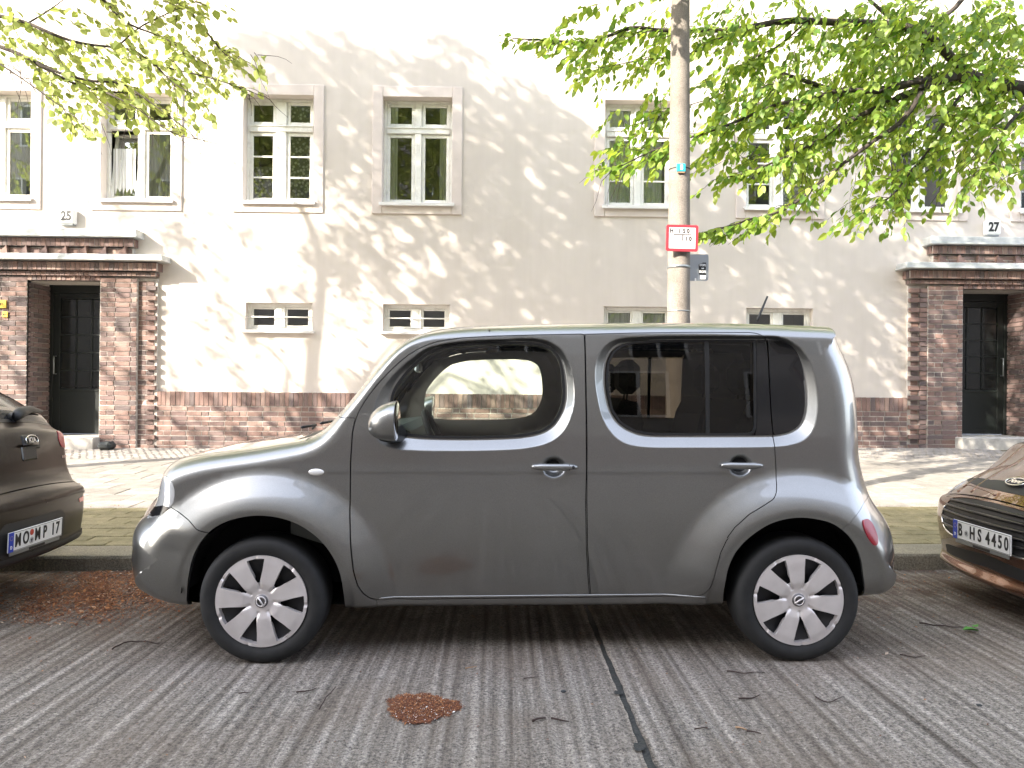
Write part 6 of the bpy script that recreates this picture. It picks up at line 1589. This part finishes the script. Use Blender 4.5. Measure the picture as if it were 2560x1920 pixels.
# its crown above the picture, thick where the wall is dappled
def shadow_density(x, y):
    """how much of the wall is in leaf shade at a display pixel"""
    poly = [(500, 60), (600, 40), (720, 60), (900, 110), (960, 60), (1060, 120), (1180, 180), (1300, 300), (1440, 330), (1620, 430), (1980, 540), (1980, 860), (1500, 860), (1240, 830), (1100, 700), (900, 640), (760, 600), (640, 560), (620, 500), (720, 420), (700, 330), (560, 250), (470, 130)]
    if in_poly(poly, x, y): return .95 if (x > 1040 and y > 200) else (.5 if y > 450 and x < 900 else .8)
    if 330 < x < 1100 and 560 < y < 980: return .12
    if 1280 < x < 1980 and 560 < y < 980: return .55
    if 1440 < x < 2212 and 250 < y < 900: return .5
    if -400 < x < 420 and 430 < y < 1000: return .14
    if x > 1960 and y > 480: return .75
    if 160 < x < 1400 and 250 < y < 560: return .05
    return .0
def crown(T, n, Yr, size, xr, spray_n=(8, 13)):
    k = 0; tries = 0
    while k < n and tries < n * 60:
        tries += 1
        x, y = rng.uniform(*xr), rng.uniform(-80, 1150)
        if rng.random() > shadow_density(x, y): continue
        wp = P(*D(x, y), WY); Y = rng.uniform(*Yr); p = shade_src(wp[0], wp[2], Y)
        if p[2] < 3.0 or p[2] > 13: continue
        q = J(p); 
        if -60 < q[0] < 2620 and q[1] > -240: continue
        if rng.random() < .12: T.T.tube([tuple(q_) for q_ in T.curve(p - np.array([rng.uniform(.5, 1.2), 0, rng.uniform(.2, .6)]), p, 5)], list(np.linspace(.014, .005, 6)), 5)
        T.spray(p, (rng.uniform(.1, 1), rng.uniform(-.5, .5), rng.uniform(-.75, -.1)), rng.uniform(.35, .7), rng.randint(*spray_n), size); k += 1
crown(TL, 3600, (5.4, 9.0), .115, (-500, 2250))
for (ex, ey, ez, r) in ((-7.6, 7.8, 6.6, .07), (-7.0, 7.4, 8.5, .08), (-4.5, 7.2, 9.0, .08), (-9.5, 8, 9.5, .11), (-10.5, 7.2, 6.5, .08), (-3.0, 7.8, 8.0, .05), (-1.0, 7.0, 7.3, .05), (.5, 7.2, 7.0, .04)):
    a = TL.fork if r > .06 else np.array([-4.5, 7.2, 8.2]); pts = TL.curve(a, (ex, ey, ez), 12, .08, .08)
    if not any((-20 < J(p)[0] < 2580 and J(p)[1] > -20) for p in pts): TL.limb(pts, r, r * .25, 8)
a0 = P(*D(-260, -30), 8.1); TL.limb(TL.curve(TL.fork, a0, 8, .05), .07, .03); a0 = P(*D(-260, 20), 7.9); TL.limb(TL.curve(TL.fork, a0, 8, .05), .07, .034)
TL.finish(300)

# right tree
TR = Tree(None, (7.3, 8.0), M['leafR'], 'right street tree, its dense fresh green boughs hanging in from the upper right', 3.9, .24, dict(w=.56))
TR.allow = lambda x, y: x > 1085 and y < np.interp(x, [1090, 1200, 1225, 1245, 1440, 1490, 1560, 2212], [95, 125, 155, 385, 385, 520, 520, 520])
TR_b = [([(2360, 235), (2212, 192), (2150, 185), (2080, 165), (2000, 172), (1900, 195), (1820, 200), (1740, 175), (1680, 155)], 8.2, 7.8, .095, .016),
        ([(2150, 185), (2080, 150), (2020, 90), (1960, 60), (1900, 52), (1800, 48), (1700, 45), (1600, 62), (1520, 66), (1420, 65), (1360, 60), (1280, 90), (1200, 88), (1110, 83)], 8.1, 7.6, .055, .006),
        ([(2060, 165), (1990, 190), (1900, 230), (1820, 270), (1740, 320), (1660, 355), (1600, 378)], 7.6, 7.0, .045, .006),
        ([(2010, 172), (1950, 182), (1900, 198), (1820, 195), (1740, 215), (1680, 225), (1620, 250), (1560, 275), (1480, 300), (1400, 330), (1320, 370)], 7.4, 7.0, .030, .005),
        ([(1990, 200), (1950, 260), (1880, 310), (1800, 370), (1740, 420), (1690, 455), (1600, 480), (1530, 505)], 7.2, 6.9, .026, .004),
        ([(2080, 200), (2040, 260), (2010, 320), (1960, 380), (1930, 420), (1880, 450)], 7.7, 7.2, .022, .003),
        ([(2100, -30), (2060, 20), (2010, 60), (1990, 110), (2010, 150)], 8.3, 8.0, .030, .014),
        ([(1960, 60), (1900, 20), (1850, -30)], 8.0, 8.2, .03, .01),
        ([(1600, 62), (1540, 90), (1480, 120), (1380, 130), (1290, 150)], 7.9, 7.7, .010, .003),
        ([(2212, 230), (2170, 280), (2140, 340), (2100, 380)], 7.6, 7.2, .020, .004),
        ([(1740, 48), (1680, 100), (1600, 140), (1560, 200), (1480, 230), (1400, 260)], 8.0, 7.5, .012, .003)]
for pts, Y0, Y1, r0, r1 in TR_b:
    S_ = bough(TR, pts, Y0, Y1, r0, r1); n = len(S_)
    for i in range(3, n):
        for _ in range(2):
            if rng.random() < .8:
                d = S_[i] - S_[i - 1]; d = d / (np.linalg.norm(d) + 1e-9)
                dd = d * rng.uniform(.3, 1) + np.array([rng.uniform(-.8, .3), rng.uniform(-.6, .6), rng.uniform(-.7, .3)])
                TR.spray(S_[i], dd, rng.uniform(.2, .5), rng.randint(7, 11), .10)
# tip spray low left
for (x, y) in ((1640, 470), (1600, 478), (1570, 490), (1620, 500), (1545, 500), (1660, 480), (1700, 440), (1580, 505)):
    TR.spray(P(*D(x, y), 7.15), (-1, 0, -.35), .22, 7, .085)
TR_mask = [(1200, -10), (2222, -10), (2222, 370), (2150, 385), (2060, 400), (1960, 440), (1880, 460), (1800, 400), (1700, 400), (1640, 395), (1560, 375), (1520, 360), (1440, 300), (1400, 385), (1320, 375), (1300, 350), (1360, 290), (1300, 245), (1400, 200), (1440, 150), (1280, 155), (1100, 90), (1200, 70)]
TR_core = [(1500, -10), (2222, -10), (2222, 360), (2060, 380), (1960, 420), (1800, 370), (1640, 370), (1540, 330), (1560, 240), (1500, 200), (1600, 120), (1500, 60)]
TR_thick = [(1850, -10), (2222, -10), (2222, 340), (2000, 330), (1820, 250), (1790, 130), (1900, 80)]
k = 0
while k < 640:
    x, y = rng.uniform(1100, 2260), rng.uniform(-40, 460)
    w_ = 1.0 if in_poly(TR_thick, x, y) else (.50 if in_poly(TR_core, x, y) else (.22 if in_poly(TR_mask, x, y) else 0))
    if 1490 < x < 1560 and y < 230: w_ *= .25
    if x < 1440 and 20 < y < 60 and x > 1250: w_ *= .6
    if rng.random() < w_:
        p = P(*D(x, y), rng.uniform(7.0, 9.0)); TR.spray(p, (rng.uniform(-1, .2), rng.uniform(-.5, .5), rng.uniform(-.8, .1)), rng.uniform(.22, .5), rng.randint(7, 11), .10); k += 1
# crown above and to the right of the picture
for _ in range(700):
    a = rng.uniform(0, 2 * PI); rr = 4.4 * math.sqrt(rng.random()); z = rng.uniform(4.2, 11.0); k_ = math.sqrt(max(.05, 1 - ((z - 7.2) / 4.2) ** 2)); p = np.array([6.8 + rr * math.cos(a) * k_, 7.6 + rr * .75 * math.sin(a) * k_, z]); q = J(p)
    if p[1] > WY - .4 or (-60 < q[0] < 2600 and q[1] > -70 and p[1] > 0): continue
    TR.spray(p, (rng.uniform(-1, 1), rng.uniform(-1, 1), rng.uniform(-.6, .2)), rng.uniform(.4, .7), rng.randint(8, 12), .12)
for _ in range(330):  # unseen sprays added sunward to shade the boughs in view
    k_ = rng.uniform(1.3, 3.4); p = np.array([rng.uniform(3.6, 7), rng.uniform(7.4, 8.4), rng.uniform(3.0, 5.6)]) + np.array([-1.3, -1, .9]) * k_; q = J(p)
    if -60 < q[0] < 2620 and q[1] > -230: continue
    TR.spray(p, (rng.uniform(-1, 1), rng.uniform(-1, 1), rng.uniform(-.6, .2)), rng.uniform(.4, .7), rng.randint(8, 12), .12)
TR.limb(TR.curve(TR.fork, P(*D(2360, 235), 8.2), 6), .13, .085, 10)
for (ex, ey, ez, r) in ((6.6, 7.6, 9.5, .12), (8.8, 8.3, 9.0, .10), (5.0, 7.5, 8.0, .07), (7.5, 6.0, 8.0, .07), (9.8, 7.2, 6.8, .07)):
    pts = TR.curve(TR.fork, (ex, ey, ez), 12, .05, .08)
    if not any((-20 < J(p)[0] < 2580 and J(p)[1] > -20) for p in pts): TR.limb(pts, r, r * .2, 8)
TR.finish(300)
# ------------------------------------------------------------------ litter on the road
def flakes(name, pts, size, mat, label, cat, kind='stuff', zlift=.0):
    V = []; F = []
    for (x, y, z) in pts:
        s = size * rng.uniform(.3, 1.2) * (2.2 if rng.random() < .06 else 1); a = rng.uniform(0, 6.3); t = rng.uniform(-.7, .7); n = len(V)
        dx, dy = math.cos(a) * s, math.sin(a) * s; w_ = s * rng.uniform(.25, .6); px_, py_ = -math.sin(a) * w_, math.cos(a) * w_
        V += [(x - dx, y - dy, z - t * s * .5), (x + px_, y + py_, z + s * .15), (x + dx, y + dy, z + t * s * .6), (x - px_, y - py_, z + s * .05)]
        F += [(n, n + 1, n + 3), (n + 1, n + 2, n + 3)]
    o = link(name, mesh(name, V, F, mat)); return tag(o, label, cat, None, kind)
def ground_at(px, py):
    Y = 3.0
    d = P(px, py, 10) - CAM
    for _ in range(20):
        p = CAM + d * (Y / d[1]); g = float(groad(p[0], Y)); Y = (g - CAM[2]) / d[2] * d[1]
    return CAM + d * (Y / d[1])
_t = NT('husk_crumble'); _t.col(_t.ramp(_t.noise(_t.coord(), 160, 5, .7), [(.3, (.03, .011, .006)), (.6, (.15, .05, .02)), (.75, (.26, .11, .045))])).set(rough=1); _t.bump(_t.noise(_t.coord(), 140, 4), 1, .01); M['husk'] = _t.m
# heap of rust brown blossom husks
hp = [ground_at(*q) for q in [(965, 1755), (1010, 1738), (1060, 1733), (1100, 1745), (1157, 1757), (1140, 1785), (1090, 1803), (1040, 1815), (1000, 1810), (975, 1785)]]
hq = spline(np.array([(p[0], p[1]) for p in hp]), .01); hc = hq.mean(0); pts = []
_i = np.arange(len(hq))[:, None] * 2 * PI / len(hq); hq = hq + (hq - hc) * (.05 * np.sin(_i * 5) + .04 * np.sin(_i * 11 + 1) + .03 * np.sin(_i * 19))
while len(pts) < 5200:
    p = hc + nrg.normal(0, 1, 2) * (hq.max(0) - hq.min(0)) * .26
    if inside(hq, p[None])[0] or rng.random() < .012:
        d = float(pdist(hq, p[None])[0]) if inside(hq, p[None])[0] else 0; z = float(groad(p[0], p[1])) + .001 + min(.014, d * .35) * rng.random() + .003
        pts.append((p[0], p[1], z))
flakes('husk_heap', pts, .0042, M['litter'], 'flat heap of rust brown blossom husks on the concrete before the car doors', 'litter')
bed = MB(); nb = len(hq); rings_ = [(.93, .0045), (.75, .008), (.5, .011), (.2, .012)]
for f_, h_ in rings_: bed.V += [(float(hc[0] + (q_[0] - hc[0]) * f_), float(hc[1] + (q_[1] - hc[1]) * f_), float(groad(*(hc + (q_ - hc) * f_))) + h_ + rng.uniform(-.001, .001)) for q_ in hq]
bed.F = [(r_ * nb + i, r_ * nb + (i + 1) % nb, (r_ + 1) * nb + (i + 1) % nb, (r_ + 1) * nb + i) for r_ in range(3) for i in range(nb)] + [tuple(3 * nb + i for i in range(nb))]; bed.M = [0] * len(bed.F)
hb = bed.build('husk_bed', M['husk'], None, True); tag(hb, 'dark brown crumbled bed under the blossom husk heap', 'litter', None, 'stuff')
pale = [(x + rng.uniform(-.02, .02), y - .0, z + .004) for (x, y, z) in pts if y < hc[1] - .045 and rng.random() < .07] + [q for q in pts if rng.random() < .008]
flakes('husk_crumbs', pale, .003, M['paper'], 'pale crumbs along the near edge of the husk heap', 'litter')
# drift between the dark hatchback and the bumper of the grey car, and thin scatter elsewhere
pts = []
while len(pts) < 20000:
    x = rng.gauss(-2.4, .45); y = rng.uniform(4.05, 5.43); 
    if x > -1.2: continue
    w_ = math.exp(-((x + 2.5) / .5) ** 2) * (.45 + .55 * math.sin(x * 9 + y * 5) ** 2) * min(1, (y - 4.1) / .6)
    if rng.random() < w_: pts.append((x, y, float(groad(x, y)) + .004 + .012 * rng.random() * w_))
flakes('husk_drift', pts, .0085, M['litter'], 'rust brown drift of blossom husks by the kerb between the left car and the grey car', 'litter')
pts = []
while len(pts) < 6000:
    x = rng.uniform(-4.2, 4.2); y = rng.uniform(1.9, 5.43); w_ = .04 + .96 * smoothstep((y - 3.2) / 2.0) * (1 if abs(x) > 1.7 else .3)
    c_ = .5 + .5 * math.sin(x * 7 + 3 * math.sin(y * 5)) * math.sin(y * 9 + x * 2)
    if rng.random() < w_ * c_ ** 2: pts.append((x, y, float(groad(x, y)) + .005))
flakes('scattered_husks', pts, .0055, M['litter'], 'brown husks and crumbs scattered thinly over the concrete road', 'litter')
pts = []
for _ in range(900):
    x = rng.uniform(-5, 5); y = rng.uniform(11.0, 12.4) if rng.random() < .5 else rng.uniform(7.1, 7.4); pts.append((x, y, float(gpav(x, y)) + .006))
flakes('pavement_crumbs', pts, .010, M['litter'], 'dry crumbs in the joints along the pavement', 'litter')
def twig(pxs, r, mat, label, cat='twig'):
    w_ = [ground_at(*q) for q in pxs]; S_ = spline(np.array(w_), .012, False) if len(w_) > 2 else np.array([w_[0], (w_[0] + w_[1]) / 2, w_[1]])
    S_ = S_ + np.array([[0, 0, r + .004 + .002 * math.sin(i * .8)] for i in range(len(S_))]); m_ = MB(); m_.tube([tuple(p) for p in S_], list(np.linspace(r, r * .5, len(S_))), 5)
    c = S_.mean(0); o = m_.build('twig', mat, None, True); tag(o, label, cat, 'twigs lying on the road'); return o
L1 = lambda x, y: (x / 1.728, 1400 + y / 1.728)
L2 = lambda x, y: (1280 + x / 1.728, 1400 + y / 1.728)
twig([L1(485, 392), L1(520, 370), L1(560, 360), L1(620, 358), L1(690, 368)], .004, M['twig'], 'long dark curved twig on the road before the front bumper of the grey car')
twig([L1(1030, 582), L1(1078, 580)], .003, M['twig'], 'short dark twig on the road below the front wheel')
twig([L1(1280, 578), L1(1320, 575), L1(1366, 560)], .0035, M['twig'], 'dark bent twig on the road between the front wheel and the husk heap')
twig([L1(1380, 652), L1(1410, 600), L1(1452, 556)], .003, M['twig'], 'thin dark twig pointing away on the road left of the husk heap')
twig([L1(2010, 474), L1(2060, 468)], .003, M['twigpale'], 'short pale twig on the road above the right end of the husk heap')
twig([L2(88, 706), L2(110, 698), L2(145, 690)], .0055, M['twig'], 'thick dark twig left of the tar joint, the left one of a pair')
twig([L2(170, 692), L2(200, 700), L2(246, 704)], .0045, M['twig'], 'dark bent twig left of the tar joint, the right one of a pair')
twig([L2(978, 606), L2(1020, 606), L2(1072, 592)], .004, M['twig'], 'brown twig on the road below the rear wheel, middle of the bay')
twig([L2(928, 486), L2(1000, 494), L2(1092, 490)], .0035, M['twig'], 'long thin twig lying just in front of the rear tyre')
twig([L2(965, 732), L2(990, 736), L2(1014, 744)], .0045, M['twigpale'], 'pale broken twig on the road at the right of the tar joint')
twig([L2(1014, 746), L2(1045, 752), L2(1076, 758)], .0035, M['twig'], 'dark twig touching the end of the pale broken twig')
twig([L2(788, 738), L2(845, 732)], .003, M['twig'], 'short dark twig right of the tar joint, nearest to it')
twig([L2(1676, 414), L2(1720, 424), L2(1784, 422)], .0035, M['twig'], 'dark twig on the road right of the rear wheel, near the right car')
twig([L2(1760, 278), L2(1850, 290), L2(1950, 298)], .0045, M['twig'], 'long dark twig pointing at the green leaf behind the rear bumper')
twig([L2(1310, 598), L2(1340, 615), L2(1380, 618), L2(1424, 600)], .003, M['twig'], 'curled brown twig on the road right of the rear wheel')
twig([L2(50, 518), L2(115, 512)], .0025, M['twig'], 'thin dark twig on the road under the doors, left of the tar joint')
for (a, b, lb) in ((L2(965, 682), L2(985, 674), 'brown stub'), (L2(1044, 654), L2(1062, 650), 'brown stub'), (L2(1150, 716), L2(1168, 726), 'pale stub'), (L2(1190, 612), L2(1210, 622), 'pale stub')):
    pass
def pebble(px, py, r, label):
    p = ground_at(px, py); bm = bmesh.new(); bmesh.ops.create_icosphere(bm, subdivisions=2, radius=1)
    for v in bm.verts: v.co = Vector((v.co.x * r * 1.25, v.co.y * r * .9, v.co.z * r * .5)) * rng.uniform(.88, 1.1)
    me = bpy.data.meshes.new('pebble'); bm.to_mesh(me); bm.free(); me.materials.append(M['stone']); me.transform(Matrix.Translation((p[0], p[1], p[2] + r * .3))); tag(link('pebble', me), label, 'stone')
pebble(*L2(222, 570), .010, 'small brown lump of dirt on the road left of the tar joint')
pebble(*L2(2018, 630), .010, 'small dark crumb on the road at the lower right')
def tar_spot(px, py, rx, ry, label):
    p = ground_at(px, py); V = []; n = 22
    for i in range(n):
        a = 2 * PI * i / n; k = 1 + .12 * math.sin(3 * a + rx * 100) + .06 * math.sin(7 * a); x, y = p[0] + rx * k * math.cos(a), p[1] + ry * k * math.sin(a); V.append((x, y, float(groad(x, y)) + .0065))
    V.append((p[0], p[1], float(groad(p[0], p[1])) + .009)); o = link('tar_spot', mesh('tar_spot', V, [(i, (i + 1) % n, n) for i in range(n)], M['tar'], True)); tag(o, label, 'tar spot')
tar_spot(*L2(458, 579), .018, .022, 'round black tar spot touching the joint, the farther of the two')
tar_spot(*L2(547, 815), .019, .032, 'round black tar spot beside the joint, the nearer of the two')
# fallen green leaf
p = ground_at(*L2(1985, 312)); T0, F0 = leaf_tmpl(.10, .42)
V = [(p[0] - .05 + x * 1.0, p[1] + y * .6, p[2] + .012 + abs(y) * .35 + z * .4) for x, y, z in T0 * np.array([.95, .16, 1])]
tag(link('fallen_leaf', mesh('fallen_leaf', V, F0, M['leafgreen'])), 'single green leaf lying on the road behind the rear bumper', 'leaf')
p = ground_at(*L2(2010, 300)); tag(link('fallen_leaf', mesh('fallen_leaf', [(p[0] - .03 + x * .6, p[1] + y * .5, p[2] + .02 - z * .5) for x, y, z in T0 * np.array([.6, .16, 1])], F0, M['leafgreen'])), 'smaller green leaf lying against the larger green one behind the rear bumper', 'leaf')
